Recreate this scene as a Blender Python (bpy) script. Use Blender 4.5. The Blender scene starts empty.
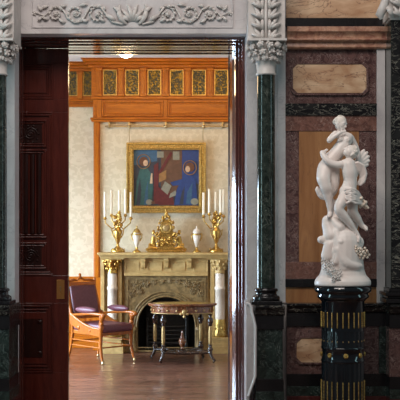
import bpy, math, random
from mathutils import Vector, Matrix
random.seed(7)
C = bpy.context.scene
COL = C.collection
PI = math.pi
F = 960.0; CX = 205.0; HY = 238.0; CAMZ = 1.55
XC = -0.525                                   # the axis shared by doorway and chimneypiece
def WX(px, Y): return (px-CX)*Y/F             # measured position on the photograph -> metres at distance Y
def WZ(py, Y): return CAMZ-(py-HY)*Y/F
def P(px, py, Y): return Vector((WX(px, Y), Y, WZ(py, Y)))

# ---------------------------------------------------------------- mesh builder
class MB:
    def __init__(s): s.v = []; s.f = []; s.m = []; s.sm = []; s.cur = 0
    def add(s, vs, fs, smooth=False):
        o = len(s.v); s.v += [tuple(v) for v in vs]
        for f in fs: s.f.append([i+o for i in f]); s.m.append(s.cur); s.sm.append(smooth)
    def box(s, x0, x1, y0, y1, z0, z1, c=0.0):
        if x0 > x1: x0, x1 = x1, x0
        if y0 > y1: y0, y1 = y1, y0
        if z0 > z1: z0, z1 = z1, z0
        s.add([(x0,y0,z0),(x1,y0,z0),(x1,y1,z0),(x0,y1,z0),(x0,y0,z1),(x1,y0,z1),(x1,y1,z1),(x0,y1,z1)],
              [(0,3,2,1),(4,5,6,7),(0,1,5,4),(1,2,6,5),(2,3,7,6),(3,0,4,7)])
    def pbox(s, x0, x1, y0, y1, Yf, d):       # box whose front face (at distance Yf) spans measured x0..x1, y0..y1; d deep
        s.box(WX(x0,Yf), WX(x1,Yf), Yf, Yf+d, WZ(y1,Yf), WZ(y0,Yf))
    def lathe(s, cx, cy, prof, n=24, sy=1.0, a0=0, smooth=True, flute=0, nf=0):   # prof [(r,z)...] bottom to top
        vs = []; fs = []
        for r, z in prof:
            for i in range(n):
                a = a0+2*PI*i/n
                rr = r*(1-flute*(0.5+0.5*math.cos(a*nf))) if nf else r
                vs.append((cx+rr*math.cos(a), cy+rr*sy*math.sin(a), z))
        for k in range(len(prof)-1):
            for i in range(n):
                j = (i+1) % n
                fs.append((k*n+i, k*n+j, (k+1)*n+j, (k+1)*n+i))
        s.add(vs, fs, smooth)
        s.add(vs[:n], [tuple(reversed(range(n)))]); s.add(vs[-n:], [tuple(range(n))])
    def ell(s, c, r, n=10, m=7, rot=None, fn=None):
        c = Vector(c); R = rot or Matrix.Identity(3)
        if not hasattr(r, '__len__'): r = (r, r, r)
        vs = [c+R@Vector((0,0,-r[2]))]
        for k in range(1, m):
            t = -PI/2+PI*k/m
            for i in range(n):
                a = 2*PI*i/n
                vs.append(c+R@Vector((r[0]*math.cos(t)*math.cos(a), r[1]*math.cos(t)*math.sin(a), r[2]*math.sin(t))))
        vs.append(c+R@Vector((0,0,r[2])))
        fs = [(0, 1+(i+1) % n, 1+i) for i in range(n)]
        for k in range(m-2):
            for i in range(n):
                j = (i+1) % n
                fs.append((1+k*n+i, 1+k*n+j, 1+(k+1)*n+j, 1+(k+1)*n+i))
        T = len(vs)-1; b = 1+(m-2)*n
        fs += [(b+i, b+(i+1) % n, T) for i in range(n)]
        s.add(vs, fs, True)
    def tube(s, pts, rad, n=8, flat=1.0, up=Vector((0,1,0))):   # flat squashes the section along 'up'
        pts = [Vector(p) for p in pts]
        if not hasattr(rad, '__len__'): rad = [rad]*len(pts)
        vs = []; fs = []; N = len(pts)
        for k, p in enumerate(pts):
            t = (pts[min(k+1,N-1)]-pts[max(k-1,0)])
            t = t.normalized() if t.length > 1e-9 else Vector((0,0,1))
            u = up if abs(t.dot(up)) < 0.95 else Vector((1,0,0))
            a = t.cross(u).normalized(); b = a.cross(t).normalized()
            for i in range(n):
                q = 2*PI*i/n
                vs.append(p+a*(rad[k]*math.cos(q))+b*(rad[k]*flat*math.sin(q)))
        for k in range(N-1):
            for i in range(n):
                j = (i+1) % n
                fs.append((k*n+i, k*n+j, (k+1)*n+j, (k+1)*n+i))
        s.add(vs, fs, True)
        s.add(vs[:n], [tuple(reversed(range(n)))]); s.add(vs[-n:], [tuple(range(n))])
    def prism(s, pts, y0, y1):                 # pts [(x,z)...] extruded in y
        n = len(pts)
        vs = [(x,y0,z) for x,z in pts]+[(x,y1,z) for x,z in pts]
        fs = [tuple(range(n)), tuple(reversed(range(n,2*n)))]
        for i in range(n):
            j = (i+1) % n; fs.append((i, i+n, j+n, j))
        s.add(vs, fs)
    def prismx(s, pts, x0, x1):                # pts [(y,z)...] extruded in x
        n = len(pts)
        vs = [(x0,y,z) for y,z in pts]+[(x1,y,z) for y,z in pts]
        fs = [tuple(range(n)), tuple(reversed(range(n,2*n)))]
        for i in range(n):
            j = (i+1) % n; fs.append((i, i+n, j+n, j))
        s.add(vs, fs)
    def prismz(s, pts, z0, z1):                # pts [(x,y)...]
        n = len(pts)
        vs = [(x,y,z0) for x,y in pts]+[(x,y,z1) for x,y in pts]
        fs = [tuple(reversed(range(n))), tuple(range(n,2*n))]
        for i in range(n):
            j = (i+1) % n; fs.append((i, j, j+n, i+n))
        s.add(vs, fs)
    def frame(s, x0, x1, z0, z1, w, yf, yb):   # rectangular moulding ring
        s.box(x0, x1, yf, yb, z0, z0+w); s.box(x0, x1, yf, yb, z1-w, z1)
        s.box(x0, x0+w, yf, yb, z0+w, z1-w); s.box(x1-w, x1, yf, yb, z0+w, z1-w)
    def build(s, name, mats, parent=None, loc=None, bevel=0, remesh=0, smooth=0, label=None):
        if not isinstance(mats, (list, tuple)): mats = [mats]
        org = Vector(ORG.get(parent.name, (0,0,0))) if parent else Vector(loc or (0,0,0))
        me = bpy.data.meshes.new(name)
        me.from_pydata([tuple(Vector(v)-org) for v in s.v], [], s.f)
        for m in mats: me.materials.append(m)
        me.polygons.foreach_set('material_index', s.m)
        me.polygons.foreach_set('use_smooth', s.sm)
        me.update()
        import bmesh
        bm = bmesh.new(); bm.from_mesh(me); bmesh.ops.recalc_face_normals(bm, faces=bm.faces); bm.to_mesh(me); bm.free()
        o = bpy.data.objects.new(name, me); COL.objects.link(o)
        if remesh:
            r = o.modifiers.new('r', 'REMESH'); r.mode = 'VOXEL'; r.voxel_size = remesh; r.use_smooth_shade = True
            if smooth:
                q = o.modifiers.new('s', 'SMOOTH'); q.iterations = smooth; q.factor = 0.5
            dg = bpy.context.evaluated_depsgraph_get()
            nm = bpy.data.meshes.new_from_object(o.evaluated_get(dg))
            nm.name = name; o.modifiers.clear(); o.data = nm
            for p in nm.polygons: p.use_smooth = True
            if not len(nm.materials):
                for m in mats: nm.materials.append(m)
        if bevel:
            b = o.modifiers.new('b', 'BEVEL'); b.width = bevel; b.segments = 2; b.limit_method = 'ANGLE'; b.angle_limit = 0.6
        if parent: o.parent = parent
        else: o.location = org
        ORG[o.name] = tuple(org)
        if label: o['label'] = label
        return o
ORG = {}
def thing(name, label, cat, loc, group=None, rz=0):
    o = bpy.data.objects.new(name, None); COL.objects.link(o); o.location = loc; o.rotation_euler = (0,0,rz)
    o.empty_display_size = 0.1
    o['label'] = label; o['category'] = cat
    if group: o['group'] = group
    ORG[o.name] = tuple(loc) if rz == 0 else (0,0,0)
    return o
def tag(o, label, cat, group=None):
    o['label'] = label; o['category'] = cat
    if group: o['group'] = group
    return o
def struct(o, label=None):
    o['kind'] = 'structure'
    if label: o['label'] = label
    return o
def sempty(name, loc, label=None):
    o = bpy.data.objects.new(name, None); COL.objects.link(o); o.location = loc
    ORG[o.name] = tuple(loc); return struct(o, label)
def copy_tree(o, parent=None):
    c = o.copy(); COL.objects.link(c)
    if parent: c.parent = parent
    for ch in list(o.children): copy_tree(ch, c)
    return c

# ---------------------------------------------------------------- materials
def mat(name, col, rough=0.5, metal=0.0, coat=0.0, spec=0.5):
    m = bpy.data.materials.new(name); m.use_nodes = True
    b = m.node_tree.nodes['Principled BSDF']
    b.inputs['Base Color'].default_value = (*col, 1); b.inputs['Roughness'].default_value = rough
    b.inputs['Metallic'].default_value = metal; b.inputs['Coat Weight'].default_value = coat
    b.inputs['Specular IOR Level'].default_value = spec
    b.inputs['Coat Roughness'].default_value = 0.08
    return m
def nodes(m): return m.node_tree.nodes, m.node_tree.links, m.node_tree.nodes['Principled BSDF']
def ramp(N, stops, interp='LINEAR'):
    r = N.new('ShaderNodeValToRGB'); r.color_ramp.interpolation = interp
    e = r.color_ramp.elements
    while len(e) < len(stops): e.new(0.5)
    for i, (p, c) in enumerate(stops):
        e[i].position = p; e[i].color = (*c, 1) if hasattr(c, '__len__') else (c,c,c,1)
    return r
def noise(N, L, co, scale, detail=5, dist=0.0, rough=0.55):
    n = N.new('ShaderNodeTexNoise'); n.inputs['Scale'].default_value = scale; n.inputs['Detail'].default_value = detail
    n.inputs['Distortion'].default_value = dist; n.inputs['Roughness'].default_value = rough
    L.new(co, n.inputs['Vector']); return n
def coords(N, L, scale=(1,1,1), rot=(0,0,0)):
    t = N.new('ShaderNodeTexCoord'); g = N.new('ShaderNodeMapping')
    g.inputs['Scale'].default_value = scale; g.inputs['Rotation'].default_value = rot
    L.new(t.outputs['Object'], g.inputs['Vector']); return g.outputs[0]
def mixc(N, L, fac, a, b, mode='MIX'):
    x = N.new('ShaderNodeMix'); x.data_type = 'RGBA'; x.blend_type = mode
    for s, v in ((0, fac), (6, a), (7, b)):
        if isinstance(v, (int, float)): x.inputs[s].default_value = v
        elif isinstance(v, tuple): x.inputs[s].default_value = (*v, 1)
        else: L.new(v, x.inputs[s])
    return x.outputs[2]
def bump(N, L, b, h, strength=0.3, dist=0.01):
    n = N.new('ShaderNodeBump'); n.inputs['Strength'].default_value = strength; n.inputs['Distance'].default_value = dist
    L.new(h, n.inputs['Height']); L.new(n.outputs[0], b.inputs['Normal'])
def marble(name, c1, c2, vein, scale=4, vscale=5, vw=0.03, rough=0.2, vamt=0.8, stretch=(1,1,1), rot=(0,0,0), coat=0.0, mask=(0.4,0.62)):
    m = mat(name, c1, rough, coat=coat); N, L, b = nodes(m)
    co = coords(N, L, stretch, rot)
    n1 = noise(N, L, co, scale, 8, 1.2)
    r1 = ramp(N, [(0.35, c1), (0.65, c2)]); L.new(n1.outputs[0], r1.inputs[0])
    n2 = noise(N, L, co, vscale, 6, 1.8, 0.6)
    r2 = ramp(N, [(0.5-vw, 0.0), (0.5, 1.0), (0.5+vw, 0.0)]); L.new(n2.outputs[0], r2.inputs[0])
    n3 = noise(N, L, co, vscale*0.6, 3, 0)
    r3 = ramp(N, [(mask[0], 0.1), (mask[1], vamt)]); L.new(n3.outputs[0], r3.inputs[0])
    mu = N.new('ShaderNodeMath'); mu.operation = 'MULTIPLY'
    L.new(r2.outputs[0], mu.inputs[0]); L.new(r3.outputs[0], mu.inputs[1])
    L.new(mixc(N, L, mu.outputs[0], r1.outputs[0], vein), b.inputs['Base Color'])
    return m
def wood(name, c1, c2, rough=0.3, coat=0.0, sc=(6,6,0.8), scale=4, rot=(0,0,0)):
    m = mat(name, c1, rough, coat=coat, spec=0.3); N, L, b = nodes(m)
    co = coords(N, L, sc, rot)
    n1 = noise(N, L, co, scale, 8, 0.8, 0.65)
    r1 = ramp(N, [(0.3, c1), (0.7, c2)]); L.new(n1.outputs[0], r1.inputs[0])
    L.new(r1.outputs[0], b.inputs['Base Color'])
    bump(N, L, b, n1.outputs[0], 0.12, 0.004)
    return m
def mottled(name, c1, c2, scale=30, rough=0.35, metal=0.0, bs=0.4, bd=0.004, coat=0.0):
    m = mat(name, c1, rough, metal, coat); N, L, b = nodes(m)
    co = coords(N, L); n1 = noise(N, L, co, scale, 5, 0.5)
    r1 = ramp(N, [(0.35, c1), (0.65, c2)]); L.new(n1.outputs[0], r1.inputs[0]); L.new(r1.outputs[0], b.inputs['Base Color'])
    if bs: bump(N, L, b, n1.outputs[0], bs, bd)
    return m
M = {}
M['white'] = marble('grey_white_marble', (0.46,0.43,0.43), (0.60,0.57,0.56), (0.27,0.25,0.27), 3, 3.5, 0.015, 0.3, 0.6)
M['litedge'] = mat('lit_edge_marble', (0.85,0.85,0.86), 0.08, coat=1.0, spec=0.8)  # whiter and glossier than the wall marble, so edges look lit from the far room
M['carved'] = mottled('carved_white_marble', (0.52,0.49,0.46), (0.64,0.60,0.57), 14, 0.5, bs=0.3)
M['statue'] = mottled('statuary_marble', (0.76,0.68,0.64), (0.84,0.78,0.74), 5, 0.38, bs=0.0)
M['statuehair'] = mottled('statuary_marble_hair', (0.74,0.67,0.60), (0.80,0.74,0.68), 40, 0.45, bs=0.8, bd=0.006)
M['statueflower'] = mottled('cream_marble', (0.74,0.62,0.50), (0.82,0.74,0.64), 20, 0.45, bs=0.3)
M['green'] = marble('dark_green_marble', (0.006,0.011,0.009), (0.028,0.040,0.033), (0.24,0.26,0.22), 16, 14, 0.02, 0.10, 0.6)
M['greenlight'] = marble('veined_green_marble', (0.008,0.014,0.012), (0.024,0.038,0.032), (0.26,0.31,0.28), 14, 15, 0.02, 0.2, 0.7)
M['blackvein'] = marble('black_veined_marble', (0.006,0.006,0.007), (0.018,0.018,0.018), (0.36,0.34,0.28), 8, 8, 0.014, 0.18, 0.9, (1,1,2.4), mask=(0.32,0.5))
M['black'] = marble('black_marble', (0.006,0.006,0.007), (0.012,0.011,0.012), (0.05,0.05,0.05), 4, 4, 0.008, 0.22, 0.4)
M['purple'] = marble('purple_brown_marble', (0.060,0.028,0.027), (0.145,0.076,0.068), (0.40,0.30,0.27), 22, 22, 0.018, 0.22, 0.9, mask=(0.35,0.55))
M['red'] = marble('red_brown_marble', (0.11,0.05,0.04), (0.22,0.105,0.08), (0.46,0.32,0.27), 20, 18, 0.022, 0.25, 0.8)
M['rose'] = marble('rose_cornice_marble', (0.27,0.11,0.075), (0.54,0.31,0.20), (0.68,0.52,0.42), 18, 14, 0.02, 0.3, 0.7)
M['darkred'] = marble('dark_red_marble', (0.05,0.010,0.010), (0.10,0.025,0.02), (0.2,0.1,0.08), 10, 8, 0.01, 0.25, 0.5)
M['sienna'] = marble('sienna_marble', (0.44,0.24,0.13), (0.68,0.48,0.31), (0.15,0.06,0.04), 4, 3.0, 0.014, 0.28, 0.95, (1.0,1,2.2), (0,0.6,0), mask=(0.25,0.45))
M['tan'] = marble('tan_straight_grained_marble', (0.27,0.12,0.048), (0.40,0.20,0.085), (0.14,0.06,0.03), 4, 3, 0.02, 0.28, 0.5, (3,1,0.35))
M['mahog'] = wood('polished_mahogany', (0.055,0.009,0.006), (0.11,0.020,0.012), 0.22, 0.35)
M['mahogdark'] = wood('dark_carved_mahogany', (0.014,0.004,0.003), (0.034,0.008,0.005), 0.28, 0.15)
M['lacquer'] = wood('lacquered_mahogany', (0.05,0.010,0.006), (0.10,0.02,0.012), 0.14, 1.0)
M['lacquer'].node_tree.nodes['Principled BSDF'].inputs['Specular IOR Level'].default_value = 0.8
M['oak'] = wood('golden_oak', (0.29,0.072,0.002), (0.54,0.155,0.005), 0.36, 0.06)
M['oakh'] = wood('golden_oak_horizontal', (0.29,0.070,0.002), (0.52,0.145,0.004), 0.36, 0.06, (0.8,6,6))
M['chairwood'] = wood('chair_oak', (0.28,0.068,0.005), (0.48,0.13,0.010), 0.3, 0.3)
M['gilt'] = mottled('gilt_bronze', (0.34,0.19,0.035), (0.78,0.51,0.15), 70, 0.3, 1.0, 0.5, 0.003)
M['giltframe'] = mottled('gilt_frame', (0.34,0.21,0.05), (0.66,0.45,0.14), 60, 0.4, 0.8, 0.4, 0.003)
M['giltdull'] = mottled('worn_gilding', (0.30,0.19,0.07), (0.55,0.38,0.16), 90, 0.45, 0.6, 0.5, 0.002)
M['brass'] = mat('aged_brass', (0.55,0.42,0.22), 0.35, 1.0)
M['lock'] = mat('lock_brass', (0.50,0.24,0.07), 0.4, 0.7)
M['stone'] = mottled('caen_stone', (0.42,0.26,0.085), (0.56,0.38,0.145), 10, 0.5, bs=0.25)
M['stonedark'] = mottled('carved_brown_stone', (0.13,0.080,0.025), (0.29,0.185,0.068), 18, 0.5, bs=0.5, bd=0.006)
M['shaft'] = marble('cream_shaft_marble', (0.62,0.50,0.38), (0.78,0.68,0.55), (0.45,0.30,0.2), 6, 6, 0.02, 0.2, 0.6)
M['iron'] = mottled('cast_iron', (0.008,0.007,0.006), (0.02,0.018,0.015), 25, 0.4, 0.3, 0.3)
M['soot'] = mat('sooty_hearth', (0.012,0.010,0.008), 0.9)
M['leather'] = mottled('plum_leather', (0.105,0.030,0.045), (0.15,0.048,0.065), 40, 0.45, bs=0.15)
M['candle'] = mat('candle_wax', (0.88,0.82,0.66), 0.45)
M['porcelain'] = mottled('cream_porcelain', (0.66,0.58,0.46), (0.80,0.74,0.64), 12, 0.25, bs=0.1)
M['ebony'] = mottled('ebonised_wood', (0.016,0.008,0.005), (0.05,0.022,0.012), 25, 0.22, bs=0.1, coat=0.5)
M['walnut'] = mottled('inlaid_walnut', (0.10,0.025,0.010), (0.26,0.09,0.03), 30, 0.22, bs=0.1, coat=0.5)
M['plaster'] = mat('white_ceiling_paint', (0.82,0.79,0.74), 0.7)
M['offwall'] = mat('cream_wall_paint', (0.58,0.53,0.46), 0.7)
M['glaze'] = mottled('dark_blue_green_glaze', (0.002,0.005,0.008), (0.004,0.010,0.014), 8, 0.09, bs=0.0, coat=0.5)
M['lampglass'] = mat('frosted_lamp_glass', (1,0.95,0.85), 0.4)
_N, _L, _b = nodes(M['lampglass']); _b.inputs['Emission Color'].default_value = (1,0.86,0.66,1); _b.inputs['Emission Strength'].default_value = 9.0
M['windowframe'] = mat('white_window_paint', (0.7,0.7,0.7), 0.5)
def glass_mat():
    m = bpy.data.materials.new('clear_window_glass'); m.use_nodes = True
    N = m.node_tree.nodes; L = m.node_tree.links; N.clear()
    o = N.new('ShaderNodeOutputMaterial'); t = N.new('ShaderNodeBsdfTransparent'); g = N.new('ShaderNodeBsdfGlossy')
    g.inputs['Roughness'].default_value = 0.02; mx = N.new('ShaderNodeMixShader'); mx.inputs[0].default_value = 0.06
    L.new(t.outputs[0], mx.inputs[1]); L.new(g.outputs[0], mx.inputs[2]); L.new(mx.outputs[0], o.inputs[0])
    return m
M['glass'] = glass_mat()
def wallpaper():
    m = mat('damask_wallpaper', (0.7,0.6,0.42), 0.5); N, L, b = nodes(m)
    t = N.new('ShaderNodeTexCoord'); sp = N.new('ShaderNodeSeparateXYZ'); L.new(t.outputs['Object'], sp.inputs[0])
    def mth(op, a, v=None):
        n = N.new('ShaderNodeMath'); n.operation = op
        for i, q in enumerate((a, v)):
            if q is None: continue
            if isinstance(q, (int, float)): n.inputs[i].default_value = q
            else: L.new(q, n.inputs[i])
        return n.outputs[0]
    # mirrored repeats give the symmetrical damask figure
    x = mth('PINGPONG', sp.outputs[0], 0.21); z = mth('MODULO', mth('ADD', sp.outputs[2], 5.0), 0.62)
    cb = N.new('ShaderNodeCombineXYZ'); L.new(x, cb.inputs[0]); L.new(z, cb.inputs[2])
    n1 = noise(N, L, cb.outputs[0], 13, 2.5, 0.9, 0.5)
    r1 = ramp(N, [(0.46, 0.0), (0.52, 1.0)]); L.new(n1.outputs[0], r1.inputs[0])
    c = mixc(N, L, r1.outputs[0], (0.60,0.51,0.34), (0.67,0.58,0.41))
    L.new(c, b.inputs['Base Color'])
    r2 = ramp(N, [(0, 0.62), (1, 0.36)]); L.new(r1.outputs[0], r2.inputs[0]); L.new(r2.outputs[0], b.inputs['Roughness'])
    return m
M['paper'] = wallpaper()
def parquet():
    m = mat('parquet', (0.25,0.12,0.06), 0.3, coat=0.5); N, L, b = nodes(m)
    b.inputs['Coat Roughness'].default_value = 0.25
    t = N.new('ShaderNodeTexCoord'); mp = N.new('ShaderNodeMapping'); L.new(t.outputs['Object'], mp.inputs[0])
    br = N.new('ShaderNodeTexBrick'); br.inputs['Scale'].default_value = 1.0
    br.inputs['Brick Width'].default_value = 0.9; br.inputs['Row Height'].default_value = 0.075
    br.inputs['Mortar Size'].default_value = 0.003; br.offset = 0.37
    br.inputs['Color1'].default_value = (0.105,0.040,0.024,1); br.inputs['Color2'].default_value = (0.235,0.105,0.065,1)
    br.inputs['Mortar'].default_value = (0.035,0.015,0.01,1)
    L.new(mp.outputs[0], br.inputs['Vector'])
    mp2 = N.new('ShaderNodeMapping'); mp2.inputs['Scale'].default_value = (1.2,14,1); L.new(t.outputs['Object'], mp2.inputs[0])
    n1 = noise(N, L, mp2.outputs[0], 5, 6, 0.6); r = ramp(N, [(0.3, 0.55), (0.7, 1.4)]); L.new(n1.outputs[0], r.inputs[0])
    L.new(mixc(N, L, 1.0, br.outputs[0], r.outputs[0], 'MULTIPLY'), b.inputs['Base Color'])
    r2 = ramp(N, [(0.3, 0.16), (0.7, 0.5)]); L.new(n1.outputs[0], r2.inputs[0]); L.new(r2.outputs[0], b.inputs['Roughness'])
    bump(N, L, b, br.outputs[1], -0.25, 0.002)
    return m
M['parquet'] = parquet()
def gilt_leather():
    m = mat('embossed_gilt_leather', (0.05,0.06,0.02), 0.4); N, L, b = nodes(m)
    co = coords(N, L, (1,1,1)); n1 = noise(N, L, co, 26, 3, 1.5)
    r1 = ramp(N, [(0.47, 0.0), (0.55, 1.0)]); L.new(n1.outputs[0], r1.inputs[0])
    L.new(mixc(N, L, r1.outputs[0], (0.022,0.022,0.006), (0.24,0.16,0.035)), b.inputs['Base Color'])
    L.new(r1.outputs[0], b.inputs['Metallic']); bump(N, L, b, r1.outputs[0], 0.5, 0.006)
    return m
M['embossed'] = gilt_leather()
def flat(n, c, r=0.5):
    return mottled(n, tuple(x*0.75 for x in c), c, 22, r, bs=0.05)

# ================================================================ STRUCTURE
MY = 6.80                                        # face of the marble wall
xl = WX(16.3, MY); xr = WX(245.3, MY); ztop = WZ(34.2, MY)
WTOP = 3.95
# floor
b = MB(); b.box(-4.3, 3.2, 1.0, 13.9, -0.12, 0.0); struct(b.build('floor', M['parquet']), 'reddish brown parquet floor')
# marble wall with the doorway
wf = sempty('wall_front', (XC, MY, 0), 'grey white marble wall around the doorway')
b = MB()
aw = .012
b.box(-4.2, xl-aw, MY, 6.90, 0, WTOP); b.box(xr+aw, 3.0, MY, 6.90, 0, WTOP); b.box(xl-aw, xr+aw, MY, 6.90, ztop+aw, WTOP)
b.build('marble_facing', M['white'], wf)
b = MB()
for (xa, xb, za, zb, kind) in ((xl-aw, xl, 0, ztop, 0), (xr+aw, xr, 0, ztop, 0)):
    b.prismz([(xa, MY), (xb, 6.899), (xa, 6.899)], .001, ztop)
b.prismx([(MY, ztop+aw), (6.899, ztop), (6.899, ztop+aw)], xl-aw, xr+aw)
b.build('arris_moulding', M['litedge'], wf)  # bright edge colour imitates daylight catching the arris
b = MB(); b.box(-4.2, xl-.03, 6.90, 7.11, 0, WTOP); b.box(xr+.03, 3.0, 6.90, 7.11, 0, WTOP); b.box(xl-.03, xr+.03, 6.90, 7.11, ztop+.04, WTOP)
b.build('wall_core', M['offwall'], wf)
# carved lintel frieze
fr = MB()
fY = MY-0.012
def pr(x0,x1,y0,y1,d=0.012): fr.pbox(x0,x1,y0,y1,fY-d+0.012,d)
# sunk panel edging
fr.pbox(31,233,-6,-3,fY,0.012); fr.pbox(31,233,26.5,28,fY,0.012); fr.pbox(31,32.4,-3,26.5,fY,0.012); fr.pbox(231.8,233,-3,26.5,fY,0.012)
fr.pbox(16,246,28.3,33.8,MY-0.006,0.006)
fr.build('panel_moulding', M['white'], wf, bevel=0.003)
rl = MB()
def leaf(mb, px, py, ang, ln, w, Y, curl=0.6, steps=7, flat=0.55, lift=0.012):
    """a curling tapered lobe lying on a wall; measured start, angle (deg, 0=right, 90=up), length and width in image units"""
    pts = []; rad = []; x, y = px, py; a = math.radians(ang)
    for k in range(steps):
        t = k/(steps-1)
        pts.append(P(x, y, Y-lift*math.sin(PI*min(1, t*1.1)) ))
        rad.append(max(0.0008, (w*0.5*(math.sin(PI*(0.12+0.80*t))**0.7))*Y/F))
        x += math.cos(a)*ln/(steps-1); y -= math.sin(a)*ln/(steps-1); a += curl/(steps-1)
    mb.tube(pts, rad, 8, flat)
def spiral(mb, cx, cy, r, turns, a0, sgn, w, Y):
    pts = []; rad = []; n = int(14*turns)
    for k in range(n+1):
        t = k/n; a = math.radians(a0)+sgn*2*PI*turns*t; rr = r*(1-t*0.85)
        pts.append(P(cx+rr*math.cos(a), cy-rr*math.sin(a), Y-0.008*t)); rad.append(w*0.5*(1-0.4*t)*Y/F)
    mb.tube(pts, rad, 6); mb.ell(P(cx, cy, Y-0.012), w*0.8*Y/F)
yy = MY-0.004
for s in (-1, 1):
    X = lambda d: 132.5+s*d
    A = lambda a: a if s > 0 else 180-a
    for k, an in enumerate((90, 66, 42)):
        leaf(rl, X(1.0+k), 21, A(an), 17-2.5*k, 4.2, yy, -0.6*s, lift=0.026)
    leaf(rl, X(6), 24, A(38), 22, 5.0, yy, 1.3*s, 9, lift=0.03); leaf(rl, X(13), 14, A(80), 10, 4.2, yy, -1.4*s, lift=.025); leaf(rl, X(17), 22, A(60), 13, 4.4, yy, -1.3*s, lift=.025)
    # running stem with the scrolls wound alternately above and below it
    st = [(10, 24), (20, 22), (26, 15), (33, 5.5), (42, 6), (46, 13), (50, 21), (58, 22.5), (65, 18), (70, 9), (77, 6), (83, 11), (88, 16), (93, 14), (97, 12)]
    rl.tube([P(X(u), v, yy-.008) for u, v in st], [.0085*(1-.5*k/len(st)) for k in range(len(st))], 7)
    for (d, cy, r, st0, sg) in ((35, 14.5, 8.6, 150, -1), (57, 13.2, 8.4, 210, 1), (77, 14.0, 7.0, 150, -1)):
        sg2 = sg*s; a0 = st0 if s > 0 else 180-st0
        spiral(rl, X(d), cy, r, 1.55, a0 % 360, sg2, 2.0, yy-.004)
        for q in range(11):
            an = math.radians(a0)+sg2*q*.56; rr_ = r*(1-.055*q)
            out = math.degrees(an)+sg2*55
            leaf(rl, X(d)+rr_*math.cos(an), cy-rr_*math.sin(an), out, r*(.55-.02*q), 2.3, yy, sg2*1.6, 6, .8, lift=.016)
        for q in range(5): rl.ell(P(X(d)+1.7*math.cos(q*1.26), cy+1.7*math.sin(q*1.26), yy-.014), 0.0075, 7, 5)
    for (x0, y0, a, l, c_) in ((27, 21, 10, 9, 1), (45, 5, 20, 9, -1), (44, 20, -20, 8, 1), (67, 22, 5, 9, 1), (66, 6, 15, 7, -1), (84, 6, 0, 8, -1), (84, 19, 0, 8, 1), (90, 10, 20, 7, 1), (90, 17, -20, 7, -1)):
        leaf(rl, X(x0), y0, A(a), l, 3.0, yy, c_*s*1.2, lift=0.018)
    rl.ell(P(X(98), 13, yy-.006), 0.010)
    for q in range(5): rl.ell(P(X(98)+1.8*math.cos(q*1.26), 13+1.8*math.sin(q*1.26), yy-.003), 0.007)
rl.build('acanthus_frieze', M['carved'], wf, label='carved acanthus scroll frieze over the doorway')

# inlaid bay on the right
def inlay(name, m, x0, x1, y0, y1, Y, d, cut=0, bev=0.002, label=None):
    b = MB()
    if cut:
        X0, X1, Z0, Z1 = WX(x0,Y), WX(x1,Y), WZ(y1,Y), WZ(y0,Y); c = cut*Y/F
        b.prism([(X0+c,Z0),(X1-c,Z0),(X1,Z0+c),(X1,Z1-c),(X1-c,Z1),(X0+c,Z1),(X0,Z1-c),(X0,Z0+c)], Y, Y+d)
    else: b.pbox(x0, x1, y0, y1, Y, d)
    return b.build(name, m, wf, bevel=bev, label=label)
Z = lambda y: y
inlay('marble_inlay', M['sienna'], 286, 385, -16, 18, MY-.006, .006, label='veined sienna marble panel')
inlay('marble_band', M['black'], 286, 384.5, 18, 27, MY-.03, .03, label='black marble band')
b = MB()                                               # rose cornice moulding, profile in (y,z)
z0, z1 = WZ(48.5, MY-.05), WZ(26.6, MY-.09)
h = z1-z0
prof = [(MY,z1),(MY-.10,z1),(MY-.10,z1-.24*h),(MY-.085,z1-.28*h),(MY-.07,z1-.40*h),(MY-.066,z1-.52*h),(MY-.085,z1-.58*h),(MY-.085,z1-.64*h),(MY-.05,z1-.70*h),(MY-.055,z1-.93*h),(MY-.045,z0),(MY,z0)]
b.prismx(prof, WX(286,MY), WX(386.5,MY)); b.build('cornice_moulding', M['rose'], wf, bevel=.003, label='rose marble cornice moulding')
inlay('marble_field', M['purple'], 285.5, 377, 48, 103.5, MY-.008, .008)
inlay('marble_inlay', M['sienna'], 293, 366.5, 64, 93, MY-.018, .012, cut=4.5, label='octagonal sienna marble panel')
b = MB()
def octring(b, x0,x1,y0,y1,Y,d,cut,w):
    def oc(e):
        X0, X1, Z0, Z1 = WX(x0-e,Y), WX(x1+e,Y), WZ(y1+e,Y), WZ(y0-e,Y); c = cut*Y/F
        return [(X0+c,Z0),(X1-c,Z0),(X1,Z0+c),(X1,Z1-c),(X1-c,Z1),(X0+c,Z1),(X0,Z1-c),(X0,Z0+c)]
    i, o = oc(0), oc(w)
    vs = [(x,Y,z) for x,z in i]+[(x,Y,z) for x,z in o]+[(x,Y+d,z) for x,z in o]+[(x,Y+d,z) for x,z in i]
    fs = []
    for k in range(8):
        j = (k+1)%8
        fs += [(k,j,8+j,8+k),(8+k,8+j,16+j,16+k),(k,24+k,24+j,j),(16+k,16+j,24+j,24+k)]
    b.add(vs, fs)
octring(b, 293,366.5,64,93,MY-.024,.018,4.5,2.2); b.build('inlay_border', M['purple'], wf, bevel=.002)
inlay('marble_band', M['blackvein'], 285.5, 377, 103.5, 115.5, MY-.026, .026, label='black band with white veins')
inlay('marble_band', M['red'], 285.5, 377, 115.5, 131, MY-.016, .016, label='red brown marble band')
inlay('marble_field', M['purple'], 285.5, 377, 131, 263, MY-.008, .008)
inlay('marble_inlay', M['tan'], 299, 359, 131.5, 262, MY-.012, .012, label='tall tan marble panel behind the statue')
inlay('marble_band', M['red'], 285.5, 377, 262, 279, MY-.016, .016)
inlay('marble_band', M['black'], 285.5, 377, 279, 287, MY-.026, .026)
inlay('marble_band', M['tan'], 285.5, 377, 287, 303, MY-.010, .010)
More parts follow.
